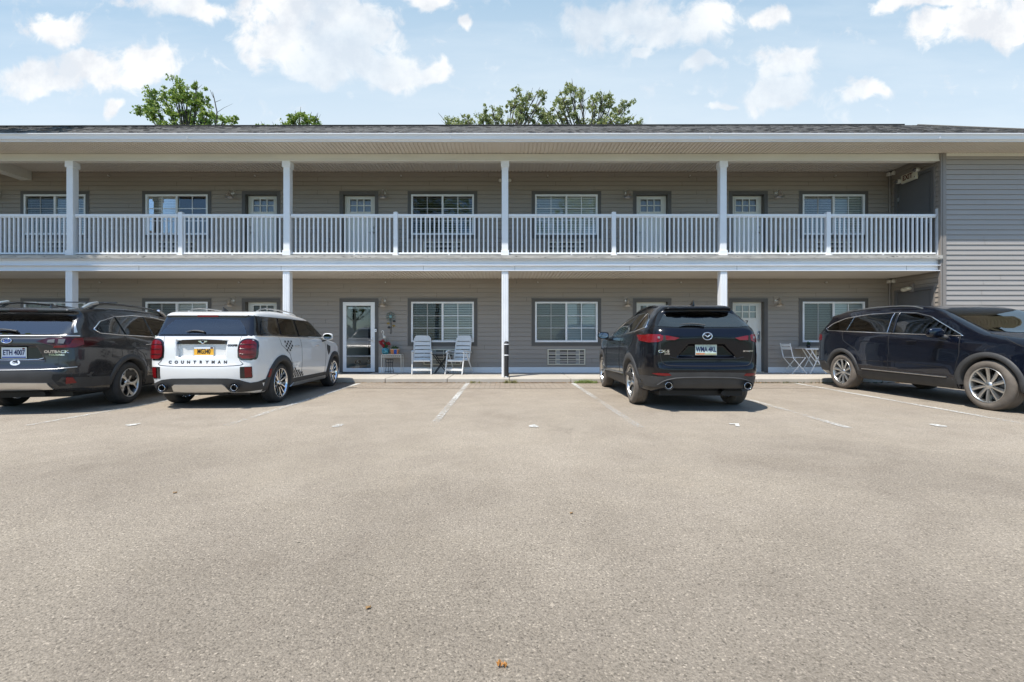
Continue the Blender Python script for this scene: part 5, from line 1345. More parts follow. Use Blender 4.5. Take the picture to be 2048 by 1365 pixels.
tree('broadleaf_tree', B1_, cl1+fill(B1_, 6.5, 11.8, 3.3, 26, 5), 'leafa', 'dense green tree rising behind the roof at the left, with a bare dead branch', leaf=.15, per=215, seed=3, rad=.42,
     dead=[[dd(430, 262), dd(434, 225), dd(428, 196), dd(425, 184)], [dd(435, 225), dd(448, 216), dd(465, 208)], [dd(430, 205), dd(442, 200)], [dd(427, 196), dd(420, 180)]])
D2 = 26.0
c2 = [(600,232),(608,240),(590,238),(618,240),(632,242),(598,250),(582,252),(565,254),(612,256),(630,256),(550,258),(528,256)]
B2_ = (px(595, D2), D2)
tree('broadleaf_tree', B2_, [at(x, y, D2+random.uniform(-.8, .8)) for x, y in c2]+fill(B2_, 6, 12, 2.6, 22, 6), 'leafa', 'tree behind the roof showing only its small top, second from the left', leaf=.14, per=170, seed=4, rad=.30)
D3 = 28.0
c3 = [(893,246),(905,250),(930,238),(938,245),(925,252),(962,240),(972,232),(985,222),(990,236),(1002,226),(978,246),(996,248),(1015,240),(1022,214),(1030,205),(1035,220),(1048,202),(1060,192),(1072,190),(1085,196),(1050,215),(1040,232),(1055,236),(1035,186),(1045,245),(1065,248),(1075,215),(1083,232),(1090,245)]
B3_ = (px(1010, D3), D3)
tree('poplar_tree', B3_, [at(x, y, D3+random.uniform(-1.2, 1.2)) for x, y in c3]+fill(B3_, 6.5, 12.5, 3.6, 26, 7), 'leafb', 'light green tree behind the middle of the roof, left half of the pair', leaf=.135, per=185, seed=5, rad=.36, group=None)
D4 = 28.6
c4 = [(1088,238),(1094,248),(1098,226),(1103,240),(1112,222),(1120,210),(1125,196),(1138,180),(1146,176),(1156,186),(1165,192),(1128,222),(1135,210),(1145,205),(1118,248),(1135,240),(1150,228),(1160,240),(1170,248),(1168,215),(1185,205),(1195,198),(1205,200),(1215,196),(1222,210),(1205,222),(1190,225),(1200,240),(1225,238),(1215,250),(1235,244),(1245,214),(1255,213),(1245,248),(1262,240),(1275,248),(1235,226),(1205,250),(1180,252)]
B4_ = (px(1175, D4), D4)
tree('poplar_tree', B4_, [at(x, y, D4+random.uniform(-1.2, 1.2)) for x, y in c4]+fill(B4_, 6.5, 12.5, 3.6, 26, 8), 'leafb', 'light green tree behind the roof, right half and tallest of the pair', leaf=.135, per=185, seed=6, rad=.36)
# unseen tree added outside the frame to shade the building's left end
B5_ = (-16.4, 8.2)
tree('added_shade_tree', B5_, fill(B5_, 8.2, 13.5, 2.7, 44, 9)+fill((-14.9, 9.2), 8.6, 11.8, 1.2, 14, 12), 'leafa', 'broad unseen tree added left of the view to shade the end of the porch', leaf=.30, per=170, seed=7, rad=.9)
# what the windows look back at: trees and a gabled house across the lot
for k, (x, y, h_, s_) in enumerate(((-8.0, -27, 18, 21), (1.0, -31, 16, 22), (8.5, -26, 18, 23), (17, -30, 15, 24), (-19, -31, 13, 25))):
    tree('lot_tree', (x, y), fill((x, y), h_*.38, h_, 3.4, 34, s_), 'leafa', ['tree across the lot left of the camera', 'tallest tree straight across the lot', 'tree across the lot right of centre', 'tree at the far right across the lot', 'tree at the far left across the lot beyond the house'][k], leaf=.42, per=110, seed=s_, rad=1.3)
hs = empty('gabled_house', (-25, -9, 0), 0, 'pale gabled house left of the lot behind the camera', 'house')
m = MB(); m.box(-5.5, 5.5, -4, 4, 0, 5.4); m.prism([(-5.5, 5.4), (5.5, 5.4), (0, 8.6)], -3.9, 3.9); m.build('wall', simple_cached('pale_house_siding', (.5, .49, .46), .6), hs)
m = MB(); 
for sg in (-1, 1): m.add([(sg*6.2, -4.5, 5.0), (sg*6.2, 4.5, 5.0), (0, 4.5, 8.75), (0, -4.5, 8.75)], [(0,1,2,3)]); 
m.build('roof', 'shingle', hs)
for x in (-3, 0, 3):
    for z in (1.0, 3.4): m = MB(); m.box(x-.6, x+.6, 3.98, 4.04, z, z+1.3); m.build('window', 'house_glass', hs)
# ------------------------------------------------------------------ cars
def mirror_part(car, y, z, x, paint, size=(.12, .055, .085)):
    for sg in (1, -1):
        X = sg*x
        def fn(a, b, c):
            qx = (a-X)/size[0]; qy = (b-y)/size[1]; qz = (c-z)/size[2]
            d = ((np.abs(qx)**3+np.abs(qy)**3+np.abs(qz)**3)**(1/3)-1)*min(size)
            return smax(d, (y-.035)-b, 0.008)
        o = sdf_object('side_mirror', fn, (X-size[0]-.03, y-size[1]-.03, z-size[2]-.03), (X+size[0]+.03, y+size[1]+.03, z+size[2]+.03), 0.016, [paint], car.root)
        g = MB(); pr = [(X+math.cos(a)*size[0]*.85*(abs(math.cos(a))**-.0), z+math.sin(a)*size[2]*.80) for a in np.linspace(0, 2*math.pi, 20, endpoint=False)]
        g.prism(pr, y-.040, y-.034); g.build('mirror_glass', 'mirror', o)
        st = MB(); h = car.hit('R' if sg > 0 else 'L', y+.02, z-.07)
        bx = (h[0].x if h else sg*.8); st.tube([(bx-sg*.02, y+.03, z-.085), (X-sg*size[0]*.4, y+.01, z-size[2]*.75)], [.035, .028], 8); st.build('mirror_stalk', 'plastic', o)
def rail(car, x, y0, y1, h, mat, r=.018, name='roof_rail'):
    for sg in (1, -1):
        mb = MB(); pts = []
        for i in range(13):
            t = i/12; y = y0+(y1-y0)*t; zt = car.hit('T', sg*x, y); zz = zt[0].z if zt else 1.5
            e = min(1, min(t, 1-t)*7); pts.append((sg*x, y, zz+h*math.sin(e*math.pi/2)-.004))
        mb.tube(pts, r, 8, flat=.7); mb.build(name, mat, car.root)
def antenna(car, y, mat, h=.06):
    z = car.hit('T', 0, y)[0].z; mb = MB()
    mb.add([(-.018, y-.10, z-.01), (.018, y-.10, z-.01), (.014, y+.09, z-.01), (-.014, y+.09, z-.01), (0, y-.095, z+h), (0, y-.03, z+h*.8)], [(0,1,4),(1,2,5,4),(2,3,5),(3,0,4,5),(0,3,2,1)], 0, False)
    mb.build('antenna', mat, car.root, bevel=.004)
def wiper(car, x0, x1, z0, z1, lift=.03):
    mb = MB(); pts = []; rr = []
    for i in range(9):
        t = i/8; x = x0+(x1-x0)*t; z = z0+(z1-z0)*t+.018*math.sin(t*math.pi)
        pts.append(car.pt('B', x, z, lift)[0]); rr.append(.008+.012*math.sin(min(1, t*1.5)*math.pi/2))
    mb.tube(pts, rr, 8, flat=.6); mb.build('wiper', 'plastic', car.root)
def plate(car, x, z, bg, txt, col, extra, w=.305, h=.152):
    y = min(car.pt('B', x+dx, z+dz)[0].y for dx in (-.13, .13) for dz in (-.06, .06))-.006
    rootp = MB(); rootp.box(x-w/2-.006, x+w/2+.006, y-.006, y, z-h/2-.006, z+h/2+.006)
    o = rootp.build('licence_plate', 'satin', car.root, bevel=.002)
    f = MB(); f.box(x-w/2+.004, x+w/2-.004, y-.008, y-.0062, z-h/2+.004, z+h/2-.004); f.build('plate_face', bg, o)
    vs, fs = text_mesh(txt, .104, .0006, sx=.64, bold=.0030)
    mb = MB(); mb.add([(x+v[0], y-.0094-v[2], z+v[1]+.002) for v in vs], fs); mb.build('plate_number', col, o)
    for (x0, x1, z0, z1, mt, nm) in extra:
        e = MB(); e.box(x+x0, x+x1, y-.0087, y-.0080, z+z0, z+z1); e.build(nm, mt, o)
    return y
def handle(car, ys, z, mat, both=('R', 'L')):
    for v in both:
        for y in ys:
            mb = MB(); pts = []
            for i in range(7):
                t = i/6; pts.append(car.pt(v, y-.10+.20*t, z, .006+.024*math.sin(t*math.pi)**.5)[0])
            mb.tube(pts, .012, 8, flat=.6); mb.build('door_handle', mat, car.root)
def exhaust(car, xs, z, y, r, mat='chrome', sx=1.0):
    for x in xs:
        mb = MB(); mb.lathe([(r, y), (r*1.08, y-.004), (r*1.1, y+.01), (r*1.1, y+.12)], 28, 'Y', (x, 0, z), sc=(sx, 1))
        mb.lathe([(r*.98, y+.001), (r*.9, y+.015), (r*.88, y+.11)], 28, 'Y', (x, 0, z), 1, sc=(sx, 1))
        mb.lathe([(r*.9, y+.10), (0.001, y+.10)], 28, 'Y', (x, 0, z), 1, sc=(sx, 1))
        mb.build('exhaust_tip', [mat, 'black'], car.root)
def underbody(car, y0, y1, hw, z0, z1):
    mb = MB(); mb.box(-hw, hw, y0, y1, z0, z1)
    for wy in (0, car.sp['wb']): mb.tube([(-hw-.25, wy, car.sp['wr']-.03), (hw+.25, wy, car.sp['wr']-.03)], .045, 10)
    mb.tube([(.3, y0-.1, z0+.05), (.28, y1, z0+.02)], .035, 8)
    mb.build('underbody', 'black', car.root)
def mir(poly): return [(-a, b) for a, b in poly][::-1]
def two(car, name, poly, mat, **k):
    car.patch(name, 'B', poly, mat, **k); car.patch(name, 'B', mir(poly), mat, **k)

# ---- white compact crossover ------------------------------------------------------------
sp = dict(half=.91, wb=2.67, wr=.335, arch=.385, zlow=.20, k=.075, flare=.018,
  side=[(-.79,.50),(-.785,.66),(-.745,.70),(-.735,.95),(-.70,1.10),(-.53,1.43),(-.57,1.475),(-.40,1.53),(.2,1.572),(1.0,1.56),(1.5,1.51),(1.76,1.44),(2.24,1.12),(2.45,1.07),(3.0,1.0),(3.3,.90),(3.47,.74),(3.52,.5),(3.48,.3),(3.3,.2),(-.45,.2),(-.68,.26),(-.77,.33)],
  band=(1.13,1.458,2.36),
  plan=[(.0,-.82),(.60,-.79),(.80,-.68),(.88,-.45),(.91,-.1),(.90,1.3),(.91,2.7),(.88,3.05),(.78,3.36),(.55,3.52),(0,3.55)],
  belt=[(-.8,1.14),(2.3,1.09),(3.6,1.03)],
  sec=[(-.95,.10),(-.80,.045),(-.6,.01),(-.45,0),(-.2,.005),(-.05,.03),(0,.055),(.03,.075),(.36,.185),(.46,.24)],
  recess=[(0,.93,.37,.125,-.665,.10)])
c = Car('parked_car', (-4.73, 7.77, 0), R(2.2), 'pearl white compact crossover with black wheel arches and checkered side decals', 'car', 'paint_white', sp)
mini = c
c.arch_trim(0, .372, .475, 'cladding', -18, 192, .02); c.arch_trim(2.67, .372, .475, 'cladding', -12, 198, .02)
c.patch('side_sill', 'R', [(.42,.24),(.42,.37),(2.25,.37),(2.25,.24)], 'cladding', .012, both=True)
c.patch('sill_blade', 'R', [(.46,.235),(.56,.295),(2.15,.30),(2.2,.24)], 'satin', .024, both=True)
for nm, P in (('quarter_window', [(-.50,1.165),(-.42,1.33),(-.33,1.43),(.10,1.445),(.03,1.165)]), ('rear_door_window', [(.13,1.16),(.19,1.45),(.80,1.46),(.80,1.145)]), ('front_door_window', [(.90,1.145),(.90,1.455),(1.40,1.42),(1.64,1.36),(2.02,1.12)])):
    c.patch(nm, 'R', P, 'carglass_clear', .008, both=True)
c.stroke('belt_trim', 'R', [(-.62,1.128),(.6,1.115),(2.16,1.09)], .009, 'chrome', .004, both=True)
c.patch('rear_window', 'B', [(-.66,1.155),(-.60,1.27),(-.50,1.385),(0,1.405),(.50,1.385),(.60,1.27),(.66,1.155)], 'carglass_blue', .008)
c.patch('windshield', 'F', [(-.68,1.14),(-.58,1.45),(0,1.49),(.58,1.45),(.68,1.14),(0,1.12)], 'carglass_clear', .005)
c.patch('brake_light', 'B', [(-.16,1.438),(.16,1.438),(.16,1.462),(-.16,1.462)], 'red', .012)
wiper(c, -.26, .02, 1.185, 1.18)
two(c, 'tail_light_bezel', [(.560,.755),(.550,.95),(.585,1.06),(.655,1.095),(.765,1.09),(.815,1.03),(.815,.80),(.79,.752)], 'gloss_black', off=.004, round_=1)
two(c, 'tail_light', [(.585,.782),(.575,.94),(.605,1.04),(.67,1.07),(.755,1.065),(.792,1.01),(.792,.82),(.77,.778)], 'red', off=.018, round_=1)
for sg in (1, -1):
    for zz in (.85, .93, 1.0):
        c.stroke('tail_light_rib', 'B', [(sg*.595, zz), (sg*.775, zz)], .005, 'darkred', .020)
c.patch('handle_garnish', 'B', [(-.385,1.005),(-.37,1.045),(-.30,1.068),(0,1.08),(.30,1.068),(.37,1.045),(.385,1.005)], 'gloss_black', .012)
plate(c, .01, .885, 'plateyellow', 'MG340', 'black', [(-.148,.148,.046,.072,'platewhite','plate_banner'),(.10,.14,.046,.072,'red','plate_sticker'),(-.148,.148,-.072,-.052,'platewhite','plate_footer')])
# winged emblem
e = MB(); y0 = c.pt('B', 0, 1.045)[0].y-.016
e.lathe([(.020, y0), (.030, y0-.006), (.036, y0)], 20, 'Y', (0, 0, 1.045))
e.lathe([(.001, y0-.002), (.022, y0-.002)], 20, 'Y', (0, 0, 1.045), 1)
for sg in (1, -1):
    e.prism([(sg*.030,1.062),(sg*.095,1.068),(sg*.075,1.052),(sg*.065,1.048),(sg*.055,1.036),(sg*.030,1.030)], y0-.004, y0+.004)
e.build('emblem', ['chrome', 'black'], c.root)
for k, ch in enumerate('COUNTRYMAN'): c.lettering('model_letter', 'B', ch, -.455+k*.0925, .725, .062, 'black', .003, bold=.002)
c.lettering('badge_lettering', 'B', 'COOPER S', .485, .985, .038, 'black', .003, shear=.2, bold=.002)
c.stroke('tailgate_seam', 'B', [(-.64,.70),(-.60,.672),(0,.660),(.60,.672),(.64,.70)], .006, 'black', .0, sm=2)
c.stroke('tailgate_seam', 'B', [(-.585,1.12),(-.56,.95),(-.59,.75),(-.64,.70)], .004, 'black', .0)
c.stroke('tailgate_seam', 'B', [(.585,1.12),(.56,.95),(.59,.75),(.64,.70)], .004, 'black', .0)
two(c, 'reflector_bezel', [(.60,.475),(.60,.655),(.755,.655),(.755,.49),(.74,.47)], 'gloss_black', off=.003)
two(c, 'reflector', [(.665,.485),(.665,.645),(.745,.645),(.745,.495)], 'red', off=.010)
c.patch('rear_bumper_cladding', 'B', [(-.86,.45),(-.80,.41),(-.72,.40),(-.58,.455),(-.42,.475),(0,.48),(.42,.475),(.58,.455),(.72,.40),(.80,.41),(.86,.45),(.86,.28),(.60,.262),(-.60,.262),(-.86,.28)], 'cladding', .010)
c.patch('skid_plate', 'B', [(-.42,.29),(-.415,.36),(-.38,.385),(.34,.385),(.38,.36),(.43,.285),(0,.272)], 'satin', .030, thick=.03)
exhaust(c, (-.545, .535), .335, -.80, .045)
for x in (-.545, .535):
    mb = MB(); mb.lathe([(.075, -.805), (.062, -.79), (.055, -.74)], 24, 'Y', (x, 0, .335)); mb.build('exhaust_surround', 'black', c.root)
c.patch('headlight', 'F', [(.50,.70),(.50,.88),(.66,.92),(.74,.84),(.72,.70)], 'clear', .008, round_=2); c.patch('headlight', 'F', mir([(.50,.70),(.50,.88),(.66,.92),(.74,.84),(.72,.70)]), 'clear', .008, round_=2)
c.patch('grille', 'F', [(-.42,.50),(-.45,.72),(-.36,.80),(.36,.80),(.45,.72),(.42,.50)], 'gloss_black', .006)
for P in ([(.86,.40),(.86,1.12),(.85,1.47)], [(-.02,1.12),(.02,.98),(.32,.82),(.42,.62)], [(2.12,1.08),(2.14,.85),(2.10,.50),(2.13,.38)]):
    c.stroke('door_seam', 'R', P, .0042, 'black', .0, both=True)
handle(c, (.62, 1.62), .955, 'chrome')
c.patch('fender_vent', 'R', [(2.20,.88),(2.22,.97),(2.42,.93),(2.38,.80),(2.28,.74)], 'gloss_black', .006, both=True)
for v in ('R', 'L'):
    k = 0
    sq = []
    for i in range(5):
        for j in range(5):
            if (i+j) % 2 == 0 and not (i > 2 and j < 1): sq.append((.18+i*.062-.01*j, .87+j*.038))
    for i in range(12):
        for j in range(4):
            if (i+j) % 2 == 0 and i+2.6*j < 10: sq.append((.45+i*.055, .385+j*.045))
    for up_ in (True, False):
      mb = MB()
      for (a, b) in [q for q in sq if (q[1] > .7) == up_]:
        wv, hv = (.055, .034) if b > .7 else (.052, .042)
        q = [c.pt(v, a+x_, b+z_, .0165 if b < .6 else .004)[0] for x_, z_ in ((0,0),(wv,0),(wv,hv),(0,hv))]; mb.add(q, [(0,1,2,3)])
      mb.build('checker_decal', 'black', c.root)
c.patch('side_marker', 'R', [(-.44,.47),(-.40,.60),(-.36,.60),(-.40,.47)], 'red', .022, both=True)
mirror_part(c, 1.98, 1.135, 1.00, 'paint_white', (.105, .06, .075))
rail(c, .56, -.15, 1.45, .055, 'satin', .016); antenna(c, -.05, 'plastic', .07)
GL = [('B', [(-.66,1.155),(-.60,1.27),(-.50,1.385),(0,1.405),(.50,1.385),(.60,1.27),(.66,1.155)]), ('F', [(-.68,1.14),(-.58,1.45),(0,1.49),(.58,1.45),(.68,1.14),(0,1.12)]), ]
for nm, P in (('quarter_window', [(-.50,1.165),(-.42,1.33),(-.33,1.43),(.10,1.445),(.03,1.165)]), ('rear_door_window', [(.13,1.16),(.19,1.45),(.80,1.46),(.80,1.145)]), ('front_door_window', [(.90,1.145),(.90,1.455),(1.40,1.42),(1.64,1.36),(2.02,1.12)])): GL += [('R', P), ('L', P)]
c.cut_glass(GL); c.interior(1.35, 0.45, 0.62, 1.55, 0.8, 2.15)
underbody(c, -.5, 3.1, .62, .19, .34)
c.wheels('pairs', .335, .250, .225, 'chrome', 'rubber', .895)

# ---- blue black crossover with chrome wing badge ------------------------------------------
sp = dict(half=.905, wb=2.70, wr=.358, arch=.412, zlow=.26, k=.07, flare=.012,
  side=[(-.985,.52),(-.985,.66),(-.93,.71),(-.93,.84),(-.945,1.02),(-.955,1.13),(-.90,1.22),(-.865,1.255),(-.52,1.52),(-.68,1.555),(-.64,1.585),(-.30,1.635),(.4,1.675),(1.0,1.665),(1.45,1.60),(1.7,1.53),(2.35,1.17),(2.55,1.13),(3.2,1.04),(3.45,.92),(3.57,.74),(3.59,.5),(3.52,.32),(3.3,.25),(-.55,.25),(-.84,.335),(-.93,.375)],
  plan=[(.0,-1.02),(.55,-.99),(.74,-.90),(.86,-.66),(.915,-.30),(.925,.2),(.905,1.3),(.92,2.6),(.90,3.0),(.80,3.36),(.55,3.58),(0,3.64)],
  belt=[(-1.,1.25),(-.4,1.22),(2.2,1.10),(3.6,1.05)],
  sec=[(-1.0,.10),(-.85,.05),(-.62,.005),(-.40,0),(-.2,.012),(-.06,.035),(0,.06),(.04,.10),(.20,.22),(.32,.33),(.42,.42)],
  recess=[(0,.905,.34,.095,-.885,-.9)])
c = Car('parked_car', (3.01, 7.64, 0), R(-2.2), 'blue-black crossover with grey lower bumper and round chrome badge, parked near door seven', 'car', 'paint_black', sp)
c.arch_trim(0, .398, .50, 'cladding', -20, 195, .010); c.arch_trim(2.70, .398, .50, 'cladding', -12, 200, .010)
c.patch('side_sill', 'R', [(.44,.27),(.44,.43),(2.25,.40),(2.25,.27)], 'cladding', .012, both=True)
c.stroke('sill_trim', 'R', [(.50,.475),(2.20,.435)], .020, 'satin', .006, both=True, flat=.6)
c.patch('side_windows', 'R', [(-.52,1.27),(-.40,1.38),(-.15,1.475),(.3,1.52),(.9,1.52),(1.3,1.475),(1.6,1.40),(2.10,1.13),(1.0,1.165)], 'carglass', .004, grid=.06, both=True)
c.stroke('window_trim', 'R', [(-.54,1.265),(-.42,1.395),(-.15,1.49),(.3,1.535),(.9,1.535),(1.3,1.49),(1.6,1.415),(2.14,1.118),(1.0,1.152),(-.2,1.215)], .008, 'chrome', .006, both=True, closed=True)
for P in ([(-.02,1.21),(.05,1.52)], [(.80,1.15),(.82,1.53)]): c.stroke('window_pillar', 'R', P, .020, 'gloss_black', .004, both=True, flat=.4)
c.patch('rear_window', 'B', [(-.675,1.275),(-.615,1.36),(-.535,1.460),(-.45,1.500),(0,1.52),(.45,1.500),(.535,1.460),(.615,1.36),(.675,1.275),(.45,1.26),(-.45,1.26)], 'carglass_blue', .005)
c.patch('windshield', 'F', [(-.68,1.20),(-.56,1.55),(0,1.59),(.56,1.55),(.68,1.20),(0,1.17)], 'carglass_clear', .005)
wiper(c, -.37, .0, 1.275, 1.268)
TL_ = [(.405,1.095),(.50,1.12),(.80,1.165),(.86,1.16),(.88,1.06),(.84,1.035),(.70,1.02),(.64,1.045),(.50,1.062)]
two(c, 'tail_light', [(.40,1.10),(.56,1.13),(.74,1.145),(.87,1.15),(.87,1.06),(.80,1.03),(.69,1.04),(.64,1.068),(.47,1.068)], 'red', off=.010)
two(c, 'tail_light_lamp', [(.67,1.09),(.67,1.118),(.695,1.12),(.695,1.09)], 'clear', off=.020)
two(c, 'tail_light_divider', [(.595,1.06),(.60,1.135),(.625,1.14),(.635,1.055)], 'black', off=.016)
for v in ('R', 'L'): c.patch('tail_light_side', v, [(-.92,1.055),(-.90,1.152),(-.72,1.158),(-.64,1.145),(-.74,1.08)], 'red', .010)
# ring badge with a wing
yb = c.pt('B', 0, 1.125)[0].y-.012; e = MB()
ring = [(.068*math.cos(a), yb, 1.125+.053*math.sin(a)) for a in np.linspace(0, 2*math.pi, 28, endpoint=False)]
e.tube(ring, .0065, 6, closed=True)
for sg in (1, -1): e.tube([(sg*.062, yb, 1.147), (sg*.035, yb-.002, 1.142), (sg*.012, yb-.003, 1.124), (0, yb-.003, 1.112)], [.004, .007, .008, .007], 6)
e.build('emblem', 'chrome', c.root)
plate(c, .0, .925, 'plategreen', 'WMA 4KL', 'navytext', [(-.148,-.02,-.072,-.050,'orange','plate_footer'),(-.02,.148,-.072,-.054,'weed','plate_landscape')])
c.lettering('badge_lettering', 'B', 'CX-5', -.62, .90, .055, 'chrome', .004, sx=1.25, bold=.002)
c.lettering('badge_lettering', 'B', 'AWD', -.575, .862, .026, 'chrome', .004, sx=1.2, bold=.001)
c.lettering('badge_lettering', 'B', 'SKYACTIV', .60, .905, .028, 'chrome', .004, sx=1.2, bold=.001)
c.stroke('tailgate_crease', 'B', [(-.54,.82),(-.44,.795),(0,.79),(.44,.795),(.54,.82)], .006, 'gloss_black', .004, sm=1)
c.stroke('tailgate_seam', 'B', [(-.665,1.06),(-.67,.80),(-.62,.70),(-.50,.685),(0,.682),(.50,.685),(.62,.70),(.67,.80),(.665,1.06)], .007, 'black', .0, sm=1)
two(c, 'reflector', [(.52,.548),(.55,.575),(.70,.578),(.76,.568),(.70,.548),(.60,.54)], 'red', off=.012)
c.patch('rear_bumper_cladding', 'B', [(-.90,.52),(-.76,.525),(-.62,.53),(-.54,.588),(0,.595),(.54,.588),(.62,.53),(.76,.525),(.90,.52),(.90,.37),(.55,.36),(-.55,.36),(-.90,.37)], 'cladding', .010)
c.stroke('bumper_trim', 'B', [(-.69,.40),(-.60,.475),(-.42,.515),(0,.522),(.42,.515),(.60,.475),(.69,.40)], .013, 'cladding', .014, sm=1)
exhaust(c, (-.57, .57), .40, -.985, .046)
for x in (-.57, .57):
    mb = MB(); mb.lathe([(.070, -.992), (.060, -.97), (.055, -.94)], 24, 'Y', (x, 0, .40)); mb.build('exhaust_surround', 'black', c.root)
c.patch('headlight', 'F', [(.50,.82),(.52,.88),(.82,.95),(.84,.86)], 'clear', .008); c.patch('headlight', 'F', mir([(.50,.82),(.52,.88),(.82,.95),(.84,.86)]), 'clear', .008)
c.patch('grille', 'F', [(-.45,.48),(-.52,.74),(-.44,.82),(.44,.82),(.52,.74),(.45,.48)], 'gloss_black', .006)
for P in ([(.82,.45),(.84,.8),(.80,1.15)], [(-.22,1.22),(-.12,1.0),(.25,.84),(.42,.62)], [(2.10,1.09),(2.13,.85),(2.08,.55),(2.14,.42)]):
    c.stroke('door_seam', 'R', P, .0045, 'black', .0, both=True)
handle(c, (.52, 1.50), 1.0, 'paint_black')
mirror_part(c, 2.0, 1.16, 1.00, 'paint_black', (.12, .06, .075))
rail(c, .50, -.2, 1.3, .03, 'gloss_black', .014); antenna(c, -.32, 'gloss_black', .08)
GL = [('R', [(-.52,1.27),(-.40,1.38),(-.15,1.475),(.3,1.52),(.9,1.52),(1.3,1.475),(1.6,1.40),(2.10,1.13),(1.0,1.165)]), ('L', [(-.52,1.27),(-.40,1.38),(-.15,1.475),(.3,1.52),(.9,1.52),(1.3,1.475),(1.6,1.40),(2.10,1.13),(1.0,1.165)]), ('B', [(-.675,1.275),(-.615,1.36),(-.535,1.460),(-.45,1.500),(0,1.52),(.45,1.500),(.535,1.460),(.615,1.36),(.675,1.275),(.45,1.26),(-.45,1.26)]), ('F', [(-.68,1.20),(-.56,1.55),(0,1.59),(.56,1.55),(.68,1.20),(0,1.17)]), ]
c.cut_glass(GL); c.interior(1.4, 0.42, 0.68, 1.64, 0.82, 2.25)
underbody(c, -.7, 3.1, .62, .22, .38)
c.wheels('split', .358, .255, .225, 'satin', 'dusty', .90)

# ---- dark grey wagon with roof rails -------------------------------------------------------
sp = dict(half=.935, wb=2.745, wr=.352, arch=.405, zlow=.30, k=.07, flare=.012,
  side=[(-1.17,.50),(-1.175,.63),(-1.10,.67),(-1.085,.86),(-1.10,1.02),(-1.09,1.09),(-1.03,1.13),(-.70,1.47),(-.86,1.505),(-.83,1.53),(-.5,1.575),(.3,1.615),(1.1,1.61),(1.55,1.55),(1.8,1.46),(2.45,1.10),(2.65,1.07),(3.3,.97),(3.55,.84),(3.67,.66),(3.66,.45),(3.55,.30),(3.3,.24),(-.6,.24),(-.95,.33),(-1.12,.38)],
  plan=[(.0,-1.20),(.60,-1.17),(.78,-1.06),(.88,-.80),(.925,-.40),(.935,.1),(.92,1.3),(.93,2.6),(.90,3.1),(.80,3.45),(.55,3.67),(0,3.73)],
  belt=[(-1.2,1.17),(-.5,1.15),(2.4,1.04),(3.7,1.0)],
  sec=[(-.95,.09),(-.80,.05),(-.6,.01),(-.40,0),(-.2,.015),(-.06,.045),(0,.07),(.04,.09),(.38,.23),(.48,.30)],
  recess=[(-.0,.885,.40,.10,-1.03,-.5)])
c = Car('parked_car', (-7.235, 7.535, 0), R(9), 'dark grey station wagon with silver roof rails and black arches, leftmost of the parked cars', 'car', 'paint_grey', sp)
c.arch_trim(0, .392, .478, 'cladding', -14, 195, .012); c.arch_trim(2.745, .392, .478, 'cladding', -12, 196, .012)
c.patch('side_sill', 'R', [(.44,.29),(.44,.43),(2.3,.42),(2.3,.29)], 'cladding', .012, both=True)
c.patch('side_windows', 'R', [(-.60,1.235),(-.44,1.34),(-.1,1.43),(.4,1.475),(1.0,1.475),(1.4,1.43),(1.7,1.345),(2.14,1.09),(1.0,1.125),(-.15,1.165),(-.5,1.185)], 'carglass', .004, grid=.06, both=True)
c.stroke('window_trim', 'R', [(-.64,1.235),(-.46,1.36),(-.1,1.45),(.4,1.495),(1.0,1.495),(1.4,1.45),(1.7,1.365),(2.20,1.075),(1.0,1.11),(-.15,1.15),(-.56,1.175)], .008, 'chrome', .006, both=True, closed=True)
for P in ([(.02,1.15),(-.06,1.45)], [(.80,1.12),(.74,1.49)]): c.stroke('window_pillar', 'R', P, .022, 'gloss_black', .004, both=True, flat=.4)
c.patch('rear_window', 'B', [(-.72,1.16),(-.66,1.28),(-.60,1.41),(-.50,1.455),(0,1.465),(.50,1.455),(.60,1.41),(.66,1.28),(.72,1.16),(.40,1.15),(-.40,1.15)], 'carglass_blue', .005)
c.patch('windshield', 'F', [(-.70,1.12),(-.56,1.49),(0,1.53),(.56,1.49),(.70,1.12),(0,1.10)], 'carglass_clear', .005)
two(c, 'pillar_trim', [(.735,1.17),(.685,1.28),(.66,1.34),(.672,1.35),(.70,1.285),(.752,1.18)], 'satin', off=.008)
c.stroke('tailgate_trim', 'B', [(-.78,1.125),(0,1.125),(.78,1.125)], .018, 'satin', .004, flat=.7)
c.patch('brake_light', 'B', [(-.18,1.500),(.18,1.500),(.18,1.522),(-.18,1.522)], 'darkred', .008)
wiper(c, -.35, .06, 1.19, 1.175)
two(c, 'tail_light', [(.36,1.05),(.50,1.095),(.78,1.105),(.90,1.105),(.90,1.0),(.82,.955),(.60,.955),(.56,.99),(.46,1.02)], 'darkred', off=.008)
two(c, 'tail_light_lamp', [(.50,1.035),(.51,1.070),(.59,1.078),(.59,1.03)], 'clear', off=.014)
two(c, 'tail_light_lamp', [(.63,1.02),(.63,1.078),(.70,1.08),(.69,1.015)], 'clear', off=.014)
two(c, 'tail_light_bar', [(.58,.96),(.60,.985),(.74,1.0),(.76,1.095),(.80,1.095),(.82,1.0),(.78,.96)], 'red', off=.018)
for v in ('R', 'L'): c.patch('tail_light_side', v, [(-1.02,.97),(-1.0,1.10),(-.62,1.115),(-.52,1.085),(-.78,.99)], 'darkred', .010)
yb = c.pt('B', 0, 1.06)[0].y-.012; e = MB()
e.tube([(.062*math.cos(a), yb, 1.06+.034*math.sin(a)) for a in np.linspace(0, 2*math.pi, 28, endpoint=False)], .006, 6, closed=True)
e.lathe([(.001, yb+.002), (.058, yb+.002)], 24, 'Y', (0, 0, 1.06), 1, sc=(1, .52)) if False else None
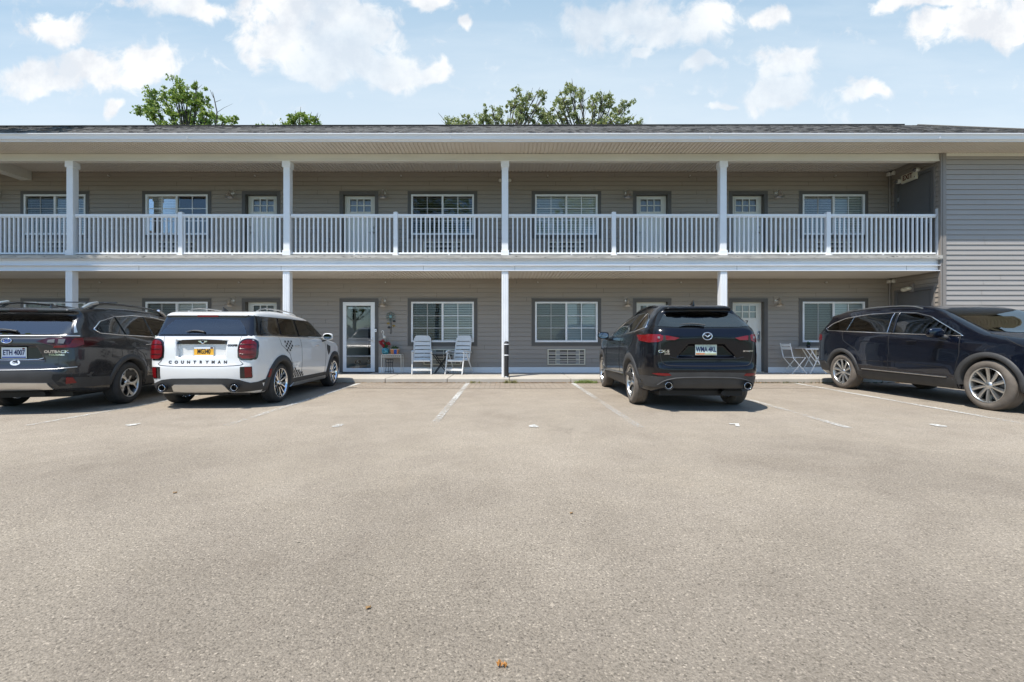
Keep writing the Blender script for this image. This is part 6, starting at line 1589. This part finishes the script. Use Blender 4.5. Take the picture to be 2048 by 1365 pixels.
e.prism([(.058*math.cos(a), 1.06+.031*math.sin(a)) for a in np.linspace(0, 2*math.pi, 20, endpoint=False)], yb, yb+.006, 1)
for (sx_, sz_, sr) in ((-.03, .005, .012), (-.005, .016, .007), (.018, .014, .007), (.03, -.002, .007), (.0, -.012, .007), (.02, -.016, .007)):
    e.prism([(sx_+sr*(1 if k % 2 == 0 else .35)*math.cos(k*math.pi/4), 1.06+sz_+sr*(1 if k % 2 == 0 else .35)*math.sin(k*math.pi/4)) for k in range(8)], yb-.004, yb)
e.build('emblem', ['chrome', 'plateblue'], c.root)
plate(c, .045, .885, 'platewhite', 'ETH 4007', 'navytext', [(-.148,.148,-.072,-.054,'plateblue','plate_footer'),(.105,.135,.050,.070,'red','plate_sticker')])
c.lettering('badge_lettering', 'B', 'OUTBACK', .60, .90, .052, 'chrome', .004, sx=1.15, bold=.002)
c.lettering('badge_lettering', 'B', 'TOURING', .61, .855, .036, 'chrome', .004, sx=1.15, bold=.001)
c.patch('oval_sticker', 'B', [(.10+.062*math.cos(a), .745+.038*math.sin(a)) for a in np.linspace(0, 2*math.pi, 24, endpoint=False)], 'platewhite', .004)
c.lettering('sticker_marks', 'B', '<3 M', .10, .745, .034, 'black', .007)
c.stroke('tailgate_crease', 'B', [(-.36,.785),(0,.782),(.36,.785),(.42,.81)], .006, 'chrome', .004)
c.stroke('bumper_step', 'B', [(-.80,.665),(-.60,.648),(0,.640),(.60,.648),(.80,.675)], .012, 'satin', .004, sm=1, flat=.6)
two(c, 'reflector_bezel', [(.64,.40),(.58,.52),(.60,.58),(.84,.57),(.85,.43)], 'black', off=.004)
two(c, 'reflector', [(.705,.44),(.72,.53),(.765,.53),(.775,.445)], 'red', off=.026, grid=.02)
c.patch('rear_bumper_cladding', 'B', [(-.92,.58),(-.66,.60),(-.56,.625),(0,.63),(.56,.625),(.66,.60),(.92,.58),(.92,.385),(.60,.365),(-.60,.365),(-.92,.385)], 'cladding', .003)
c.patch('skid_plate', 'B', [(-.56,.37),(-.52,.455),(0,.468),(.52,.455),(.56,.37),(0,.36)], 'satin', .018, thick=.03)
for v in ('R', 'L'): c.patch('bumper_corner', v, [(-1.12,.37),(-1.10,.53),(-.47,.50),(-.43,.36)], 'cladding', .008)
c.patch('headlight', 'F', [(.50,.78),(.52,.88),(.82,.93),(.84,.80)], 'clear', .008); c.patch('headlight', 'F', mir([(.50,.78),(.52,.88),(.82,.93),(.84,.80)]), 'clear', .008)
c.patch('grille', 'F', [(-.40,.52),(-.46,.70),(-.40,.80),(.40,.80),(.46,.70),(.40,.52)], 'gloss_black', .006)
for P in ([(.86,.44),(.88,.8),(.82,1.12)], [(-.06,1.15),(.02,1.0),(.36,.82),(.46,.60)], [(2.16,1.06),(2.18,.85),(2.12,.55),(2.18,.42)]):
    c.stroke('door_seam', 'R', P, .0045, 'black', .0, both=True)
c.stroke('fuel_door', 'R', [(-.42,.80),(-.40,.92),(-.20,.93),(-.20,.80)], .003, 'black', 0, closed=True)
handle(c, (.55, 1.55), .985, 'chrome')
mirror_part(c, 2.05, 1.12, 1.01, 'paint_grey', (.12, .06, .08))
rail(c, .62, -.45, 1.5, .085, 'gloss_black', .024)
for sg in (1, -1):
    for (ya, yb_) in ((-.62, -.30), (1.35, 1.62)):
        z0 = c.hit('T', sg*.62, ya if ya < 0 else yb_)[0].z; z1 = c.hit('T', sg*.62, yb_ if ya < 0 else ya)[0].z
        mb = MB(); P0 = [(sg*.62, ya, z0+.005), (sg*.62, (ya+yb_)/2, (z0+z1)/2+.065), (sg*.62, yb_, z1+.088)] if ya < 0 else [(sg*.62, yb_, z0+.005), (sg*.62, (ya+yb_)/2, (z0+z1)/2+.065), (sg*.62, ya, z1+.088)]
        mb.tube(P0, [.022, .030, .028], 8); mb.build('roof_rail_end', 'satin', c.root)
mb = MB(); mb.tube([(-.60, .2, 1.71), (.60, .2, 1.71)], .014, 8, flat=.6); mb.build('crossbar', 'gloss_black', c.root)
antenna(c, -.25, 'paint_grey', .06)
GL = [('R', [(-.60,1.235),(-.44,1.34),(-.1,1.43),(.4,1.475),(1.0,1.475),(1.4,1.43),(1.7,1.345),(2.14,1.09),(1.0,1.125),(-.15,1.165),(-.5,1.185)]), ('L', [(-.60,1.235),(-.44,1.34),(-.1,1.43),(.4,1.475),(1.0,1.475),(1.4,1.43),(1.7,1.345),(2.14,1.09),(1.0,1.125),(-.15,1.165),(-.5,1.185)]), ('B', [(-.72,1.16),(-.66,1.28),(-.60,1.41),(-.50,1.455),(0,1.465),(.50,1.455),(.60,1.41),(.66,1.28),(.72,1.16),(.40,1.15),(-.40,1.15)]), ('F', [(-.70,1.12),(-.56,1.49),(0,1.53),(.56,1.49),(.70,1.12),(0,1.10)]), ]
c.cut_glass(GL); c.interior(1.42, 0.4, 0.64, 1.59, 0.84, 2.3)
underbody(c, -.8, 3.2, .62, .22, .38)
c.wheels('swirl', .352, .240, .225, 'satin', 'rubber', .925)

# ---- long navy crossover, nose towards the street -----------------------------------------
sp = dict(half=.975, wb=3.05, wr=.380, arch=.440, zlow=.27, k=.07, flare=.012,
  side=[(-1.130,.50),(-1.140,.72),(-1.100,.80),(-1.080,1.12),(-1.030,1.22),(-0.950,1.28),(-0.620,1.56),(-0.740,1.60),(-0.680,1.63),(-0.300,1.685),(0.500,1.735),(1.260,1.73),(1.760,1.67),(2.060,1.59),(2.900,1.19),(3.120,1.15),(3.670,1.06),(3.920,.95),(4.040,.78),(4.070,.52),(4.000,.34),(3.720,.26),(-0.650,.26),(-0.980,.34),(-1.080,.38)],
  plan=[(.0,-1.170),(.60,-1.130),(.80,-1.020),(.91,-0.750),(.965,-0.350),(.975,0.200),(.955,1.520),(.97,3.020),(.94,3.470),(.82,3.820),(.55,4.050),(0,4.110)],
  belt=[(-1.200,1.30),(-0.400,1.26),(2.620,1.10),(4.020,1.05)],
  sec=[(-1.0,.10),(-.85,.05),(-.66,.005),(-.42,0),(-.2,.015),(-.06,.04),(0,.065),(.04,.085),(.32,.20),(.44,.29)])
c = Car('parked_car', (8.345, 9.97, 0), R(179.1), 'long navy blue crossover with dusty tyres and ten-spoke wheels, rightmost of the parked cars', 'car', 'paint_navy', sp)
c.arch_trim(0, .425, .505, 'cladding', -16, 196, .010); c.arch_trim(3.05, .425, .505, 'cladding', -14, 200, .010)
c.patch('side_sill', 'R', [(0.480,.28),(0.480,.44),(2.580,.43),(2.580,.28)], 'cladding', .012, both=True)
c.stroke('sill_trim', 'R', [(0.580,.478),(2.420,.452)], .018, 'satin', .010, both=True, flat=.6)
c.patch('side_windows', 'R', [(-0.600,1.33),(-0.420,1.43),(-0.100,1.52),(0.500,1.575),(1.160,1.575),(1.560,1.545),(1.910,1.46),(2.540,1.155),(1.260,1.21),(-0.100,1.275),(-0.500,1.295)], 'carglass', .004, grid=.06, both=True)
c.stroke('window_trim', 'R', [(-0.660,1.32),(-0.460,1.44),(-0.100,1.54),(0.500,1.597),(1.160,1.597),(1.560,1.565),(1.910,1.48),(2.620,1.135),(1.260,1.192),(-0.100,1.258),(-0.560,1.282)], .009, 'chrome', .006, both=True, closed=True)
for P, r_, mt in (([(0.060,1.27),(0.130,1.56)], .008, 'chrome'), ([(1.120,1.21),(1.080,1.59)], .010, 'chrome'), ([(1.250,1.20),(1.190,1.585)], .028, 'gloss_black'), ([(2.280,1.16),(2.280,1.31)], .012, 'gloss_black')): c.stroke('window_pillar', 'R', P, r_, mt, .006, both=True, flat=.4)
c.patch('rear_window', 'B', [(-.70,1.31),(-.60,1.50),(-.50,1.545),(0,1.56),(.50,1.545),(.60,1.50),(.70,1.31)], 'carglass_blue', .005)
c.patch('windshield', 'F', [(-.74,1.21),(-.62,1.59),(-.40,1.635),(0,1.65),(.40,1.635),(.62,1.59),(.74,1.21),(.40,1.185),(0,1.18),(-.40,1.185)], 'carglass_clear', .005)
two(c, 'tail_light', [(.45,1.10),(.55,1.15),(.86,1.17),(.88,1.06),(.70,1.05)], 'red', off=.010)
for v in ('R', 'L'): c.patch('tail_light_side', v, [(-1.080,1.08),(-1.060,1.19),(-0.880,1.20),(-0.800,1.16),(-0.900,1.09)], 'red', .012)
two(c, 'reflector', [(.60,.46),(.60,.50),(.76,.50),(.76,.46)], 'red', off=.012)
c.patch('rear_bumper_cladding', 'B', [(-.92,.58),(0,.60),(.92,.58),(.92,.38),(0,.36),(-.92,.38)], 'cladding', .006)
for v in ('R', 'L'): c.patch('bumper_corner', v, [(-1.100,.37),(-1.100,.56),(-0.500,.54),(-0.440,.36)], 'cladding', .008)
for v in ('R', 'L'): c.patch('bumper_corner', v, [(3.520,.30),(3.540,.42),(3.920,.42),(3.980,.32)], 'cladding', .008)
plate(c, 0, .80, 'platewhite', ' ', 'navytext', [])
for sg in (1, -1):
    P = [(.52*sg,.86),(.54*sg,.93),(.86*sg,1.0),(.88*sg,.90)]
    c.patch('headlight', 'F', P if sg > 0 else P[::-1], 'clear', .008)
for v in ('R', 'L'): c.patch('headlight_side', v, [(3.600,.90),(3.620,.97),(3.820,.97),(4.000,.90),(3.980,.84),(3.740,.86)], 'clear', .010)
c.patch('grille', 'F', [(-.50,.48),(-.58,.78),(-.50,.90),(.50,.90),(.58,.78),(.50,.48)], 'gloss_black', .006)
for P in ([(1.220,.47),(1.240,.85),(1.180,1.21)], [(-0.060,1.26),(0.040,1.05),(0.420,.86),(0.500,.62)], [(2.580,1.13),(2.620,.85),(2.560,.52),(2.620,.44)], [(3.220,1.11),(3.470,.98),(3.720,.94),(3.970,.90)]):
    c.stroke('door_seam', 'R', P, .0045, 'black', .0, both=True)
handle(c, (.62, 1.72), 1.045, 'paint_navy')
c.stroke('body_crease', 'R', [(0.500,.64),(1.260,.66),(2.320,.62)], .010, 'paint_navy', .0, both=True, flat=.6)
mirror_part(c, 2.32, 1.19, 1.07, 'paint_navy', (.13, .075, .085))
rail(c, .66, -.4, 1.65, .028, 'satin', .015); antenna(c, -.3, 'paint_navy', .06)
GL = [('R', [(-0.600,1.33),(-0.420,1.43),(-0.100,1.52),(0.500,1.575),(1.160,1.575),(1.560,1.545),(1.910,1.46),(2.540,1.155),(1.260,1.21),(-0.100,1.275),(-0.500,1.295)]), ('L', [(-0.600,1.33),(-0.420,1.43),(-0.100,1.52),(0.500,1.575),(1.160,1.575),(1.560,1.545),(1.910,1.46),(2.540,1.155),(1.260,1.21),(-0.100,1.275),(-0.500,1.295)]), ('B', [(-.70,1.31),(-.60,1.50),(-.50,1.545),(0,1.56),(.50,1.545),(.60,1.50),(.70,1.31)]), ('F', [(-.74,1.21),(-.62,1.59),(-.40,1.635),(0,1.65),(.40,1.635),(.62,1.59),(.74,1.21),(.40,1.185),(0,1.18),(-.40,1.185)]), ]
c.cut_glass(GL); c.interior(1.75, 0.75, 0.72, 1.7, 0.88, 2.65)
underbody(c, -.8, 3.4, .65, .24, .40)
c.wheels('ten', .380, .268, .245, 'satin', 'dusty', .965)
